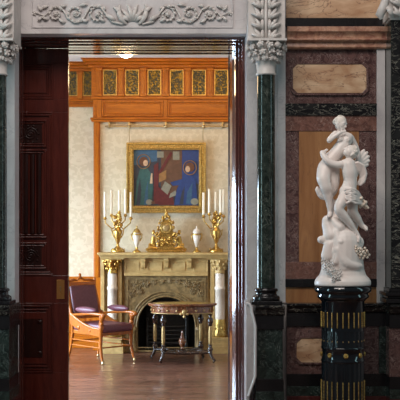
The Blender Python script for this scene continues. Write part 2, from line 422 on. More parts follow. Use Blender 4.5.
b = MB(); b.pbox(377, 385.3, 48.5, 303, MY-.03, .03); b.build('marble_pilaster', M['white'], wf, bevel=.002, label='narrow white marble pilaster strip')
b = MB(); b.pbox(277.5, 285.6, -16, 303, MY-.012, .012); b.pbox(246.6, 258, -16, 303, MY-.006, .006); b.build('marble_pilaster', M['white'], wf, bevel=.002)
# dado, bands at measured heights
DY = 6.70
zd = [WZ(v, DY) for v in (303, 313, 326, 374, 386, 395.5)] + [0.0]
def dado(x0, x1, Yf, Yb, die, name, extra=0.0, label=None):
    """x0,x1 metres; stacked marble courses"""
    o = sempty(name, ((x0+x1)/2, Yb, 0), label) if name else None
    par = o or wf
    b = MB(); 
    b.prismx([(Yb,zd[0]),(Yf-.045,zd[0]),(Yf-.045,zd[0]-.015),(Yf-.03,zd[0]-.03),(Yf-.025,zd[1]+.012),(Yf-.012,zd[1]),(Yb,zd[1])], x0-extra, x1+extra); b.build('ledge_moulding', M['blackvein'], par, bevel=.002)
    b = MB(); b.box(x0-extra*.5, x1+extra*.5, Yf-.012, Yb, zd[2], zd[1]); b.build('marble_band', M['black'], par, bevel=.002)
    b = MB(); b.box(x0, x1, Yf, Yb, zd[3], zd[2]); b.build('marble_die', die, par, bevel=.002)
    b = MB(); b.box(x0-extra*.4, x1+extra*.4, Yf-.012, Yb, zd[4], zd[3]); b.build('marble_band', M['black'], par, bevel=.002)
    b = MB(); b.box(x0-extra*.7, x1+extra*.7, Yf-.02, Yb, zd[5], zd[4]); b.build('marble_band', M['greenlight'], par, bevel=.002)
    b = MB(); b.box(x0-extra, x1+extra, Yf-.03, Yb, 0.002, zd[5]); b.build('plinth', M['darkred'], par, bevel=.002)
    return par
dado(WX(286.5,6.7), WX(386,6.7), DY, MY-.026, M['purple'], None)
# octagonal inlays in the dado
for (x0, x1) in ((296.5, 323.5+26),):
    b = MB(); X0,X1,Z0,Z1 = WX(x0,DY), WX(x1,DY), WZ(362.5,DY), WZ(338,DY); c = 5*DY/F
    b.prism([(X0+c,Z0),(X1-c,Z0),(X1,Z0+c),(X1,Z1-c),(X1-c,Z1),(X0+c,Z1),(X0,Z1-c),(X0,Z0+c)], DY-.006, DY); b.build('marble_inlay', M['sienna'], wf, bevel=.002)
    b = MB(); octring(b, x0,x1,338,362.5,DY-.012,.012,5,1.8); b.build('inlay_border', M['purple'], wf)
b = MB(); b.pbox(379, 388, 326.5, 373.5, DY-.02, .02); b.build('marble_pilaster', M['greenlight'], wf, bevel=.002)

# black square pilaster at far right with its own capital
def acanthus_block(b, cx, y0, y1, hw, Y, rows=4, lift=0.03):
    """feathered leaf block: measured centre, top, bottom, half width"""
    leaf(b, cx, y1, 90, (y1-y0), 3.4, Y, 0.0, 7, 0.8, lift)
    dy = (y1-y0)/rows
    for s in (-1, 1):
        for k in range(rows+1):
            yb = y1-k*dy+1.5
            for q, (o, a, l, w) in enumerate(((2.6, 76, 15, 3.6), (3.4, 58, 15.5, 3.8), (4.6, 42, 12.5, 3.4))):
                aa = a if s > 0 else 180-a
                leaf(b, cx+s*o, yb-q*1.2, aa, l*hw/19, w, Y-.006*q, -0.55*s*(q-1.4)-.25*s, 8, 0.9, lift)
pY = 6.58
px0, px1 = WX(391.5, pY), WX(391.5, pY)+.26
t = sempty('trim_6', ((px0+px1)/2, (pY+MY)/2, 0), 'black veined marble square pilaster with carved white capital at the right edge')
b = MB(); b.box(px0, px1, pY, MY-.005, WZ(288,pY), WZ(20,pY)); b.build('shaft', M['blackvein'], t, bevel=.003)
b = MB(); b.box(px0-.004, px0, pY+.004, MY-.005, WZ(288,pY), WZ(20,pY)); b.build('side_veneer', M['green'], t, label='dark green marble side face of the pilaster')
b = MB(); zb = WZ(303, pY)
for k, (e, z0, z1) in enumerate(((.045, 0, .03), (.03, .03, .05), (.05, .05, .075), (.02, .075, .10))):
    b.box(px0-e, px1, pY-e, MY-.03, zb+z0, zb+z1)
b.build('base', M['black'], t, bevel=.004)
b = MB()
zc = WZ(20, pY)
b.box(px0-.012, px1, pY-.012, MY-.01, zc, zc+.012); b.box(px0-.025, px1+.0, pY-.02, MY-.01, zc+.012, 3.55)
acanthus_block(b, 404, -14, 17, 17, pY-.02, 3)
leaf(b, 393, 17, 110, 14, 6, pY-.02, 0.4, lift=.04)
# the leaf that curls out past the left corner of the capital
b.tube([(px0-.02, pY-.02, zc+.17), (px0-.05, pY-.03, zc+.12), (px0-.065, pY-.03, zc+.07), (px0-.085, pY-.02, zc+.03), (px0-.07, pY-.01, zc+.005)], [.012,.026,.032,.03,.012], 8, .6)
b.build('capital', M['carved'], t)
b = MB(); b.box(px0-.04, px1, pY-.05, MY-.03, zb-.005, zb-.0001)
PT = t
o = dado(px0-.02, px1, pY-.02, MY-.03, M['purple'], 'wall_right', 0.0, 'marble pedestal course under the right pilaster')

# columns
def column(cxm, nm, label):
    Yc = 6.60; s = F/Yc
    z = lambda py: WZ(py, Yc)
    t = thing('marble_column', label, 'column', (cxm, Yc, zd[0]))
    cpx = CX+cxm*s
    b = MB(); r = 9.2/s
    b.lathe(cxm, Yc, [(r*1.0,z(288)),(r*1.0,z(240)),(r*.985,z(160)),(r*.95,z(75))], 32); b.build('shaft', M['green'], t)
    b = MB()
    b.lathe(cxm, Yc, [(r*1.45,z(301)),(r*1.5,z(299.5)),(r*1.52,z(298)),(r*1.45,z(296)),(r*1.22,z(295)),(r*1.14,z(293.5)),(r*1.16,z(291.5)),(r*1.28,z(291)),(r*1.30,z(289.6)),(r*1.22,z(288.4)),(r*1.02,z(287.6))], 32)
    b.box(cxm-.105, cxm+.105, Yc-.105, Yc+.105, zd[0]+.001, z(301)+.004)
    b.build('base', M['black'], t, bevel=.002)
    b = MB()
    b.lathe(cxm, Yc, [(r*1.0,z(76)),(r*1.12,z(75.3)),(r*1.12,z(74)),(r*1.0,z(73)),(r*1.05,z(66)),(r*1.25,z(58)),(r*1.6,z(50)),(r*1.9,z(45))], 24)
    hw = .132
    b.box(cxm-hw, cxm+hw, Yc-hw, Yc+hw+.05, z(44.2), z(42))
    rnd = random.Random(3)
    for ring, (zz, rr, n) in enumerate(((z(60), .085, 11), (z(54), .108, 12), (z(48), .125, 13))):
        for i in range(n):
            a = 2*PI*(i+.5*ring)/n
            c = Vector((cxm+rr*math.cos(a), Yc+rr*math.sin(a), zz+rnd.uniform(-.006,.006)))
            rad = rnd.uniform(.017,.024)
            b.ell(c, (rad,rad,rad*1.1))
            for q in range(5):
                aa = q*1.26+rnd.random(); d = Vector((math.cos(a),math.sin(a),0)); u = Vector((-math.sin(a),math.cos(a),0))
                b.ell(c+d*.010+u*(.019*math.cos(aa))+Vector((0,0,.019*math.sin(aa))), .0095, 7, 5)
    b.build('capital', M['carved'], t)
    b = MB()
    b.box(cxm-.125, cxm+.125, Yc-.07, MY-.015, z(42)+.0005, 3.5)
    acanthus_block(b, cpx*1.0, -12, 40, 18, Yc-.07, 5)
    b.build('acanthus_corbel', M['carved'], t, label='tall corbel carved with feathered acanthus leaves')
    return t
cR = WX(266.0, 6.60); cL = WX(-2.5, 6.60)
column(cR, 'r', 'dark green marble column with white carved capital right of the doorway')
column(cL, 'l', 'dark green marble column with white carved capital at the left edge')
PS = F/6.45
dado(cR-.070, cR+.105, 6.47, MY-.013, M['greenlight'], 'wall_right', 0.012, 'green marble pedestal course under the column right of the doorway')
dado(cL-.105, cL+.105, 6.47, MY-.005, M['greenlight'], 'wall_left', 0.012, 'green marble pedestal course under the column at the left edge')
# white moulded plinth end beside the door casing
sp = [(246.4,303),(250,304),(252.2,307),(252.8,312),(254.4,318),(256.2,326),(256.2,376),(254.4,382),(252,388),(249.3,396),(249,440),(246.4,440)]
b = MB(); b.prism([(WX(x,6.45), WZ(y,6.45)) for x,y in sp], 6.45, MY-.008); b.build('plinth_end', M['white'], wf, label='white marble scroll edged plinth end beside the door casing')
b = MB()
for k in range(len(sp)-4):
    pass
b.tube([P(x-0.9, y, 6.448) for x, y in sp[:10]], .011, 6, 1.0); b.build('plinth_edge_moulding', M['litedge'], wf)  # rim painted brighter than the plinth to imitate light on its edge

# ---- pocket doors and casing
tr = sempty('trim_1', (XC, 6.9, 0), 'dark mahogany stepped door casing')
b = MB()
CYs = [6.902, 6.975, 7.048, 7.121]
zc = [ztop+.03, 2.976, 2.969, 2.962]
XL = [xl-.02]+[WX(x, y) for x, y in zip((18.4, 20.6, 22.8), CYs)]; XR = [xr+.02]+[WX(x, y) for x, y in zip((241.8, 238.6, 235.6), CYs)]
for k in range(3):
    ya, yb = CYs[k], CYs[k+1]
    b.box(XL[0], XL[k+1], ya, yb, 0, zc[0]); b.box(XR[k+1], XR[0], ya, yb, 0, zc[0]); b.box(XL[k+1], XR[k+1], ya, yb, zc[k+1], zc[0])
b.build('casing', M['lacquer'], tr, bevel=.003)
# leaves
def door_leaf(name, xa, xb, label, flip):
    """one sliding leaf; xa..xb metres, drawn panels mirror about its centre"""
    Yd = 7.145; s = F/Yd
    o = sempty(name, ((xa+xb)/2, Yd+.025, 0), label)
    z = lambda py: WZ(py, Yd)
    cxm = (xa+xb)/2
    b = MB(); b.box(xa, xb, Yd+.012, Yd+.045, .012, 2.960)
    hw = (xb-xa)/2; pw = hw-15.2/s                 # half width of the panel openings
    rails = [(48.6, 63), (99, 112), (275.5, 303), (372.5, 430), (424, 440)]
    for y0, y1 in rails[:3]: b.box(xa, xb, Yd, Yd+.012, z(y1), z(y0))
    b.box(xa, xb, Yd, Yd+.012, .012, z(372.5))
    segs = [(63, 99), (112, 275.5), (303, 372.5)]
    for y0, y1 in segs:
        b.box(xa, cxm-pw, Yd, Yd+.012, z(y1), z(y0)); b.box(cxm+pw, xb, Yd, Yd+.012, z(y1), z(y0))
    b.build('door_panel', M['mahog'], o, bevel=.002)
    b = MB()
    for y0, y1 in segs:
        b.frame(cxm-pw, cxm+pw, z(y1), z(y0), 1.6/s, Yd-.008, Yd+.010)
        b.frame(cxm-pw+2.2/s, cxm+pw-2.2/s, z(y1)+2.2/s, z(y0)-2.2/s, 1.6/s, Yd-.002, Yd+.012)
    pi = pw-6.5/s
    b.box(cxm-pi, cxm+pi, Yd+.002, Yd+.012, z(93), z(70)); 
    b.frame(cxm-pi-2/s, cxm+pi+2/s, z(95), z(68), 1.2/s, Yd-.003, Yd+.012)
    for y0, y1 in ((120, 147), (149.5, 238), (242.5, 269)):
        b.frame(cxm-pi, cxm+pi, z(y1), z(y0), 1.4/s, Yd-.005, Yd+.012); b.frame(cxm-pi+2.6/s, cxm+pi-2.6/s, z(y1)+2.6/s, z(y0)-2.6/s, 1.1/s, Yd, Yd+.012)
    b.box(cxm-pi, cxm+pi, Yd+.004, Yd+.012, z(364), z(312)); b.frame(cxm-pi-1/s, cxm+pi+1/s, z(367), z(309), 1.3/s, Yd-.003, Yd+.012)
    b.build('panel_moulding', M['mahog'], o, bevel=.0025)
    # reeds
    b = MB(); n = 9; w = 2*(pi-4.5/s)
    for i in range(n):
        x = cxm-w/2+w*(i+.5)/n
        b.tube([(x, Yd+.008, z(233.5)), (x, Yd+.008, z(154))], w/n*.40, 8)
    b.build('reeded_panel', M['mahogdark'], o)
    # carved squares and the lower carved panel
    for (y0, y1) in ((124.5, 143), (247, 265)):
        b = MB(); rr = random.Random(int(y0)); zc_ = (z(y0)+z(y1))/2; hh = (z(y0)-z(y1))/2; ww = pi-5/s
        b.box(cxm-ww, cxm+ww, Yd+.006, Yd+.012, zc_-hh, zc_+hh)
        for cx0 in (-.62, 0, .62):
            cc = cxm+cx0*ww
            pts = [(cc+hh*.75*(1-t/22)*math.cos(t*.75), Yd+.002, zc_+hh*.75*(1-t/22)*math.sin(t*.75)) for t in range(20)]
            b.tube(pts, .005, 6)
            for q in range(10): b.ell((cc+hh*.9*math.cos(q*.63), Yd+.003, zc_+hh*.9*math.sin(q*.63)), .008, 6, 4)
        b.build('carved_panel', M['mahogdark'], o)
    b = MB()
    b.box(cxm-pi+.03, cxm+pi-.03, Yd-.002, Yd+.006, z(357), z(319))
    for zz in (z(322), z(353)):
        for sx in (-1, 1): b.ell((cxm+sx*(pi-.05), Yd-.002, zz), (.022,.008,.016))
    b.ell((cxm, Yd-.002, z(338)), (.10,.010,.07))
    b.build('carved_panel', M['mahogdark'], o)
    # lock plate
    lx = xb-7.6/s if not flip else xa+7.6/s
    b = MB(); b.box(lx-3.9/s, lx+3.9/s, Yd-.003, Yd, z(299), z(280)); lp = b.build('lock_plate', M['lock'], o, bevel=.001, label='brass lock plate with keyhole')
    b = MB(); b.lathe(lx, 0, [(.006,-.002),(.006,.002)], 10)
    b.v = [(x, Yd-.005+zq, z(287)+(yq)) for x, yq, zq in b.v]
    b.box(lx-.0025, lx+.0025, Yd-.006, Yd-.003, z(291), z(287.5)); b.build('keyhole', M['brass'], lp)
    return o
xe = WX(68.2, 7.145)
door_leaf('door_1', xe-.83, xe, 'dark mahogany sliding door leaf half drawn out of the wall', False)
# far side of the wall with its jambs
wb = sempty('wall_partition', (XC, 7.2, 0), 'far side of the doorway wall')
b = MB(); jx0, jx1 = XL[2]-.0, XR[1]+.0; zj = WZ(54.8, 7.47)+.004
b.box(-4.2, jx0-.03, 7.22, 7.45, 0, 4.2); b.box(jx1+.03, 2.9, 7.22, 7.45, 0, 4.2); b.box(jx0-.03, jx1+.03, 7.22, 7.45, zj+.03, 4.2)
b.build('wall_core', M['offwall'], wb)
b = MB()
jf, jb = WX(235.4, 7.18), WX(229.2, 7.46)
for q in (lambda x: x, lambda x: 2*XC-x):
    b.prismz([(q(jf), 7.21), (q(jf-.004), 7.26), (q(jf-.020), 7.291), (q(jf-.022), 7.32), (q(jb), 7.45), (q(jb), 7.47), (q(jx1+.03), 7.47), (q(jx1+.03), 7.21)], .001, zj+.03)
b.box(jx0, jx1, 7.13, 7.47, zj-.004, zj+.03)
for yq in (7.19, 7.30, 7.41): b.box(jx0, jx1, yq, yq+.012, zj-.009, zj-.003)
b.build('jamb_lining', M['lacquer'], wb)
b = MB()
for q in (lambda x: x, lambda x: 2*XC-x): 
    b.tube([(q(jb+.002), 7.462, .002), (q(jb+.002), 7.462, zj)], .010, 10)
    b.tube([(q(jf+.012), 7.205, .002), (q(jf+.012), 7.205, zj)], .010, 10)
b.build('jamb_bead', M['mahogdark'], wb)

# ================================================================ FAR ROOM
BY = 13.30; RY = 13.58; CE = WZ(57.2, 13.1)
bx0 = WX(95.2, BY); bx1 = 2*XC-bx0
zl = lambda py: WZ(py, BY)
b = MB(); b.box(-4.2, 2.9, 7.46, 13.9, CE, CE+.12); struct(b.build('ceiling', M['plaster']), 'white plaster ceiling of the far room')
wk = sempty('wall_back', (XC, RY, 0), 'damask papered chimney wall of the far room')
b = MB(); b.box(-4.2, 2.9, RY, RY+.2, 0, CE); b.build('recess_wallpaper', M['paper'], wk)
fx0, fx1 = XC-.40, XC+.40           # hearth opening through the breast
b = MB(); b.box(bx0, fx0-.05, BY, RY, 0, CE); b.box(fx1+.05, bx1, BY, RY, 0, CE); b.box(fx0-.05, fx1+.05, BY, RY, 1.0, CE)
b.build('chimney_breast', M['paper'], wk)
# side walls
b = MB(); wy0, wy1, wz0, wz1 = 8.7, 12.7, .35, 2.35
X0 = -4.2
b.box(X0-.2, X0, 7.2, wy0, 0, CE); b.box(X0-.2, X0, wy1, RY, 0, CE); b.box(X0-.2, X0, wy0, wy1, 0, wz0); b.box(X0-.2, X0, wy0, wy1, wz1, CE)
struct(b.build('wall_left', M['offwall']), 'left wall of the far room with its window')
w = sempty('window_1', (X0-.1, (wy0+wy1)/2, wz0), 'tall window lighting the far room')
b = MB()
for k in range(4):
    yq = wy0+(wy1-wy0)*k/3; b.box(X0-.14, X0-.06, yq-.04+(.04 if k == 0 else 0)-(.04 if k == 3 else 0), yq+.04+(.04 if k == 0 else 0)-(.04 if k == 3 else 0), wz0, wz1)
for zz in (wz0, wz0+1.1, wz1-.08): b.box(X0-.13, X0-.07, wy0, wy1, zz, zz+.08)
b.build('window_frame', M['windowframe'], w)
b = MB(); b.box(X0-.102, X0-.098, wy0, wy1, wz0, wz1); b.build('pane', M['glass'], w)
b = MB(); b.box(2.9, 3.1, 7.2, RY, 0, CE); struct(b.build('wall_right', M['offwall']), 'plain right wall of the far room')

# oak frieze: runs over recess and breast
tr2 = sempty('trim_2', (XC, BY, zl(122)), 'golden oak panelled frieze and cornice above the chimneypiece')
def courses(b, xa, xb, Yf, Yb, items):
    for (y0, y1, pr_) in items: b.box(xa, xb, Yf-pr_, Yb, zl(y1), zl(y0))
b = MB()
xs = [(-3.9, bx0-.001, RY, RY), (bx0-.02, bx1+.02, BY, BY), (bx1+.001, 2.85, RY, RY)]
for xa, xb, Yf, Yb in xs:
    for (y0, y1, p_) in ((57.4, 60, .17), (60, 63, .14), (63, 65.5, .10), (65.5, 68.5, .07), (68.5, 97, .03)):
        ext = (p_ if Yf == BY else 0)
        b.box(xa-ext, xb+ext, Yf-p_, Yb-.0005, zl(y1), zl(y0)-.001)
b.build('cornice', M['oakh'], tr2, bevel=.006)
b = MB()
for (y0, y1, p_) in ((97, 99.5, .06), (99.5, 118, .035), (118, 120, .075), (120, 122.3, .06)):
    b.box(bx0-p_*.8, bx1+p_*.8, BY-p_, BY-.0005, zl(y1), zl(y0)-.0005)
for (y0, y1, p_) in ((97, 99, .05), (99, 102, .03), (102, 104.5, .06)):
    b.box(-3.9, bx0-.04, RY-p_, RY-.0005, zl(y1), zl(y0)-.0005); b.box(bx1+.04, 2.85, RY-p_, RY-.0005, zl(y1), zl(y0)-.0005)
b.build('entablature', M['oakh'], tr2, bevel=.005)
b = MB()
k = 0
pit = 22.2*BY/F
cs = [XC+(i-.0)*pit for i in range(-3, 4)]
cs = [WX(165.5, BY)-.525*0+(i-3)*pit+WX(109.8,BY)-WX(109.8,BY) for i in range(7)]
cs = [WX(110.5, BY)+i*pit for i in range(6)]
for i, x in enumerate(cs):                      # framed sunk panels of the lower band
    pass
for (xa, xb) in ((WX(102.5,BY), WX(163,BY)), (WX(168,BY), WX(228.5,BY))):
    b.frame(xa, xb, zl(116.5), zl(101.5), .018, BY-.055, BY-.03); b.frame(xa+.03, xb-.03, zl(116.5)+.03, zl(101.5)-.03, .010, BY-.045, BY-.03)
b.pbox(163.6, 167.4, 99.5, 118, BY-.06, .03); b.pbox(97, 101.5, 99.5, 118, BY-.06, .03)
b.build('frieze_panel_moulding', M['oak'], tr2, bevel=.004)
# embossed leather panels and the little pilasters between them
for i in range(6):
    xc_ = WX(110.2, BY)+i*pit
    b = MB(); b.box(xc_-6*BY/F, xc_+6*BY/F, BY-.036, BY-.03, zl(95), zl(71)); b.build('embossed_panel', M['embossed'], tr2)
    b = MB(); b.frame(xc_-6.8*BY/F, xc_+6.8*BY/F, zl(95.8), zl(70.2), .011, BY-.045, BY-.03); b.build('panel_bead', M['giltframe'], tr2)
for i in range(7):
    xp = WX(99.3, BY)+i*pit
    b = MB(); b.box(xp-.035, xp+.035, BY-.07, BY-.03, zl(96.5), zl(69)); b.box(xp-.045, xp+.045, BY-.085, BY-.03, zl(71.5), zl(68.8)); b.box(xp-.045, xp+.045, BY-.085, BY-.03, zl(97), zl(94.5))
    b.box(xp-.018, xp+.018, BY-.076, BY-.07, zl(93), zl(73)); b.build('frieze_pilaster', M['oak'], tr2, bevel=.004)
b = MB()
for px in (80.5, 97.5):
    xp = WX(px, RY)
    if px < 90: b.box(xp-.035, xp+.035, RY-.07, RY-.03, zl(96.5), zl(69)); b.box(xp-.045, xp+.045, RY-.085, RY-.03, zl(71.5), zl(68.8))
b.build('frieze_pilaster', M['oak'], tr2, bevel=.004)
for (p0, p1) in ((-2, 9), (21, 32), (44, 55), (66.5, 77), (84, 92.5)):
    b = MB(); b.pbox(p0, p1, 71.5, 95.5, RY-.036, .006); b.build('embossed_panel', M['embossed'], tr2)
    b = MB(); b.frame(WX(p0-.8,RY), WX(p1+.8,RY), WZ(96.3,RY), WZ(70.7,RY), .011, RY-.045, RY-.03); b.build('panel_bead', M['giltframe'], tr2)
# vertical oak strip at the corner of the breast, wainscot, rails
tr3 = sempty('trim_3', (bx0, BY, 0), 'upright golden oak corner post of the chimney breast')
for sx, nm in ((1, ''), (-1, '')):
    b = MB()
    xa = bx0-.02 if sx > 0 else 2*XC-(bx0-.02)
    b.box(xa, xa+sx*.09, BY-.035, BY-.0005, zl(277), zl(122.4)); b.box(xa+sx*.015, xa+sx*.075, BY-.048, BY-.035, zl(277), zl(122.4))
    b.box(xa-sx*.002, xa+sx*.02, BY+.0005, RY-.001, zl(277), zl(122.4))
    b.build('corner_post', M['oak'], tr3, bevel=.005)
tr4 = sempty('trim_4', (-2.5, RY, 0), 'golden oak wainscot at the foot of the papered wall')
zw = WZ(276.5, RY)
b = MB()
for (xa, xb) in ((-3.95, bx0-.026), (bx1+.026, 2.85)):
    b.box(xa, xb, RY-.03, RY-.0005, .001, zw); b.box(xa, xb, RY-.075, RY-.03, zw-.035, zw); b.box(xa, xb, RY-.05, RY-.03, zw-.075, zw-.035); b.box(xa, xb, RY-.06, RY-.03, .001, .16)
b.build('wainscot', M['oakh'], tr4, bevel=.004)
for i in range(6):
    b = MB(); x = bx0-.10-i*.42; b.frame(x-.36, x, .22, zw-.12, .035, RY-.045, RY-.03); b.box(x-.29, x-.07, RY-.042, RY-.03, .30, zw-.20)
    b.build('wainscot_panel', M['oak'], tr4, bevel=.005)
tr5 = sempty('trim_5', (XC, BY, 0), 'golden oak wainscot beside the chimneypiece')
b = MB()
fL, fR = WX(100, 12.98), 2*XC-WX(100, 12.98)
for xa, xb in ((bx0-.02, fL-.005), (fR+.005, bx1+.02)):
    b.box(xa, xb, BY-.06, BY-.0005, .001, zl(277)); b.box(xa, xb, BY-.09, BY-.06, .001, .15)
b.box(bx0-.026, bx0-.001, BY+.001, RY-.08, .001, zl(277)-.001)
b.build('wainscot', M['oak'], tr5, bevel=.004)

# ---- chimneypiece
FY = 12.94
fp = thing('fireplace', 'carved cream stone chimneypiece with round columns and dark arched hearth', 'fireplace', (XC, 13.1, 0))
s = F/FY
m2 = lambda x: 2*XC-x
b = MB(); mY = 12.86; zt = WZ(252.6, mY); xa = WX(97.2, mY)
b.box(xa, m2(xa), mY, BY-.001, zt-.035, zt); b.box(xa+.02, m2(xa)-.02, mY+.02, BY-.001, zt-.055, zt-.035); b.box(xa+.035, m2(xa)-.035, mY+.04, BY-.001, zt-.075, zt-.055)
b.build('mantel_shelf', M['stone'], fp, bevel=.006)
ZT = zt
zz = lambda py: WZ(py, FY)
b = MB(); fa = WX(103, FY); fb = WX(124, FY)
yF = FY+.03
b.box(fb, m2(fb), yF, BY-.001, zz(273), zt-.075)                    # frieze backing
for sx in (0, 1):
    q = (lambda x: m2(x)) if sx else (lambda x: x)
    b.box(q(WX(101,FY)), q(fb), FY-.02, BY-.001, zz(259.5), zt-.075)    # blocks above columns
    b.box(q(WX(103,FY)), q(fb), FY+.12, BY-.001, .001, zz(259.5))       # pier behind the column
    b.box(q(WX(100.5,FY)), q(WX(104,FY)), FY+.02, FY+.12, zz(337), zz(259.5)); b.box(q(WX(117.5,FY)), q(WX(121.5,FY)), FY+.02, FY+.12, zz(337), zz(259.5))
b.box(fb, m2(fb), FY+.015, BY-.001, zz(276), zz(273))
b.build('surround', M['stone'], fp, bevel=.004)
for (p0, p1) in ((124, 140), (146.5, 163), (169.5, 186), (192.5, 209)):
    b = MB(); b.frame(WX(p0+1,FY), WX(p1-1,FY), zz(271), zz(261.5), .012, yF-.010, yF)
    b.build('frieze_moulding', M['stone'], fp, bevel=.003)
for pxc in (143.2, 166.3, 189.4):
    b = MB(); x = WX(pxc, FY)
    b.prismx([(yF,zt-.078),(yF-.065,zt-.078),(yF-.065,zt-.11),(yF-.045,zt-.14),(yF-.035,zt-.19),(yF-.020,zt-.215),(yF,zt-.22)], x-.028, x+.028)
    b.tube([(x-.03, yF-.05, zt-.10), (x+.03, yF-.05, zt-.10)], .020, 10)
    b.build('bracket', M['stone'], fp, bevel=.003)
# carved arch slab (spandrels) with a round arch opening
ax = XC; ar = .388; zs = WZ(326, FY+.06)-.03; yS = FY+.06
x0, x1 = WX(124, FY), m2(WX(124, FY)); zT = zz(276)
b = MB(); n = 28
arc = [(ax+ar*math.cos(PI*i/n), zs+.03+ar*1.0*math.sin(PI*i/n)) for i in range(n+1)]
for k in range(n):
    (xA, zA), (xB, zB) = arc[k], arc[k+1]
    b.prism([(xA,zA),(xB,zB),(xB,zT),(xA,zT)], yS, yS+.10)
b.box(x0, ax-ar, yS, yS+.10, .001, zT); b.box(ax+ar, x1, yS, yS+.10, .001, zT)
b.build('arch_surround', M['stonedark'], fp)
b = MB()
for (e, r) in ((.012, .012), (.045, .008), (.08, .010)):
    b.tube([(ax+ar+e, yS-.004, .002)]+[(ax+(ar+e)*math.cos(PI*i/n), yS-.004, zs+.03+(ar*1.0+e)*math.sin(PI*i/n)) for i in range(n+1)]+[(ax-ar-e, yS-.004, .002)], r, 8)
b.frame(x0+.03, x1-.03, .01, zT-.03, .022, yS-.012, yS+.01); b.frame(x0+.075, x1-.075, .06, zT-.075, .012, yS-.008, yS+.01)
for sx in (-1, 1):
    b.lathe(ax+sx*(ar+.05), yS-.01, [(.05,.001),(.05,.05),(.036,.06),(.03,.09),(.028,zs-.05),(.04,zs-.04),(.045,zs),(.028,zs+.02)], 14)
b.build('arch_moulding', M['stonedark'], fp)
rr = random.Random(5)
for sx in (-1, 1):
    b = MB()
    for (u, v, r) in ((.40, .11, .05), (.28, .085, .04), (.16, .06, .028), (.05, .05, .02), (.47, .22, .04), (.36, .19, .03)):
        cx_, cz_ = ax+sx*u, zT-v-.02
        pts = [(cx_+r*(1-t/16)*math.cos(t*.7+u*9)*sx, yS-.008, cz_+r*(1-t/16)*math.sin(t*.7+u*9)) for t in range(15)]
        b.tube(pts, .008, 6)
        for q in range(8):
            b.ell((cx_+sx*r*1.1*math.cos(q*.8), yS-.006, cz_+r*1.1*math.sin(q*.8)), (.012,.010,.012), 6, 4)
    b.tube([(ax+sx*u, yS-.001, zT-v-.02) for u, v in ((.47,.24),(.40,.11),(.28,.085),(.16,.06),(.02,.05))], .012, 6)
    b.build('spandrel_carving', M['stonedark'], fp)
# hearth
b = MB(); b.box(fx0-.045, fx1+.045, RY-.10, RY-.003, .001, .995); b.box(fx0-.045, fx0-.01, yS+.11, RY-.1, .001, .995); b.box(fx1+.01, fx1+.045, yS+.11, RY-.1, .001, .995)
b.box(fx0-.045, fx1+.045, yS+.11, RY-.1, .96, .995)
b.build('firebox', M['soot'], fp)
b = MB()
for k in range(5): b.tube([(XC-.27, 13.14, .12+k*.055), (XC, 13.09, .12+k*.055), (XC+.27, 13.14, .12+k*.055)], .009, 8)
for sx in (-1, 1): b.tube([(XC+sx*.27, 13.14, .002), (XC+sx*.27, 13.14, .42)], .016, 8); b.ell((XC+sx*.27, 13.14, .44), .026)
b.box(XC-.26, XC+.26, 13.17, 13.4, .09, .11); b.box(XC-.30, XC+.30, 13.42, 13.45, .02, .75)
b.build('fire_grate', M['iron'], fp)
# columns of the chimneypiece
cY = FY+.02
for sx in (0, 1):
    cx_ = WX(112.2, FY); cx_ = m2(cx_) if sx else cx_
    r = 4.8/s
    b = MB(); b.lathe(cx_, cY, [(r*1.02,zz(336)),(r,zz(310)),(r*.98,zz(290)),(r*1.12,zz(289.5)),(r*1.12,zz(287)),(r*.97,zz(286.5)),(r*.95,zz(273.5))], 20); b.build('column_shaft', M['shaft'], fp)
    b = MB(); b.lathe(cx_, cY, [(r*.95,zz(273.5)),(r*1.2,zz(273)),(r*1.0,zz(272)),(r*1.2,zz(267)),(r*1.7,zz(261.5)),(r*1.9,zz(260)),(r*1.9,zz(259.6))], 16)
    for ring, (pz, q, n_) in enumerate(((268.5, 1.25, 8), (264, 1.5, 9), (261.3, 1.8, 8))):
        for i in range(n_):
            a = 2*PI*(i+.5*ring)/n_; b.ell((cx_+r*q*math.cos(a), cY+r*q*math.sin(a), zz(pz)), (.017,.017,.024), 7, 5)
    b.build('column_capital', M['gilt'] if not sx else M['stone'], fp, label='gilded leafy capital' if not sx else None)
    b = MB(); b.lathe(cx_, cY, [(r*1.2,zz(337)),(r*1.45,zz(335)),(r*1.25,zz(332)),(r*1.1,zz(329)),(r*1.2,zz(325)),(r*1.1,zz(321)),(r*1.0,zz(319))], 16)
    for i in range(10):
        a = 2*PI*i/10; b.ell((cx_+r*1.2*math.cos(a), cY+r*1.2*math.sin(a), zz(328+3*(i%2))), (.013,.013,.026), 7, 5)
    b.build('column_foot', M['giltframe'], fp, label='gilded leafy foot of the column')
    b = MB(); q = (lambda x: m2(x)) if sx else (lambda x: x)
    for (pz0, pz1, e) in ((337, 339.5, 0.0), (339.5, 343, -.01), (343, 345.5, .006), (345.5, 352.9, .018)):
        b.box(q(WX(101.5,FY)-e), q(WX(122.5,FY)+e), FY-.09-e, FY+.12, max(.001, zz(pz1)), zz(pz0))
    b.build('column_plinth', M['stone'], fp, bevel=.004)

# ---- picture rail + chains
pr_ = thing('picture_rail', 'thin brass picture rail with brackets above the painting', 'picture rail', (XC, BY-.05, zl(126)))
b = MB(); b.tube([(WX(105.5,BY), BY-.05, zl(126.8)), (m2(WX(105.5,BY)), BY-.05, zl(126.8))], .012, 8); b.build('rod', M['brass'], pr_)
for px in (109.5, 129.5, 166, 203.5, 222.5):
    b = MB(); x = WX(px, BY); b.box(x-.010, x+.010, BY-.07, BY-.001, zl(128.5), zl(122.6)); b.ell((x, BY-.065, zl(126.8)), .022); b.build('bracket', M['brass'], pr_)
for px in (129.5, 203.0):
    b = MB(); x = WX(px, BY); b.tube([(x, BY-.055, zl(128)), (x, BY-.055, zl(143))], .005, 6); b.build('chain', M['brass'], pr_)

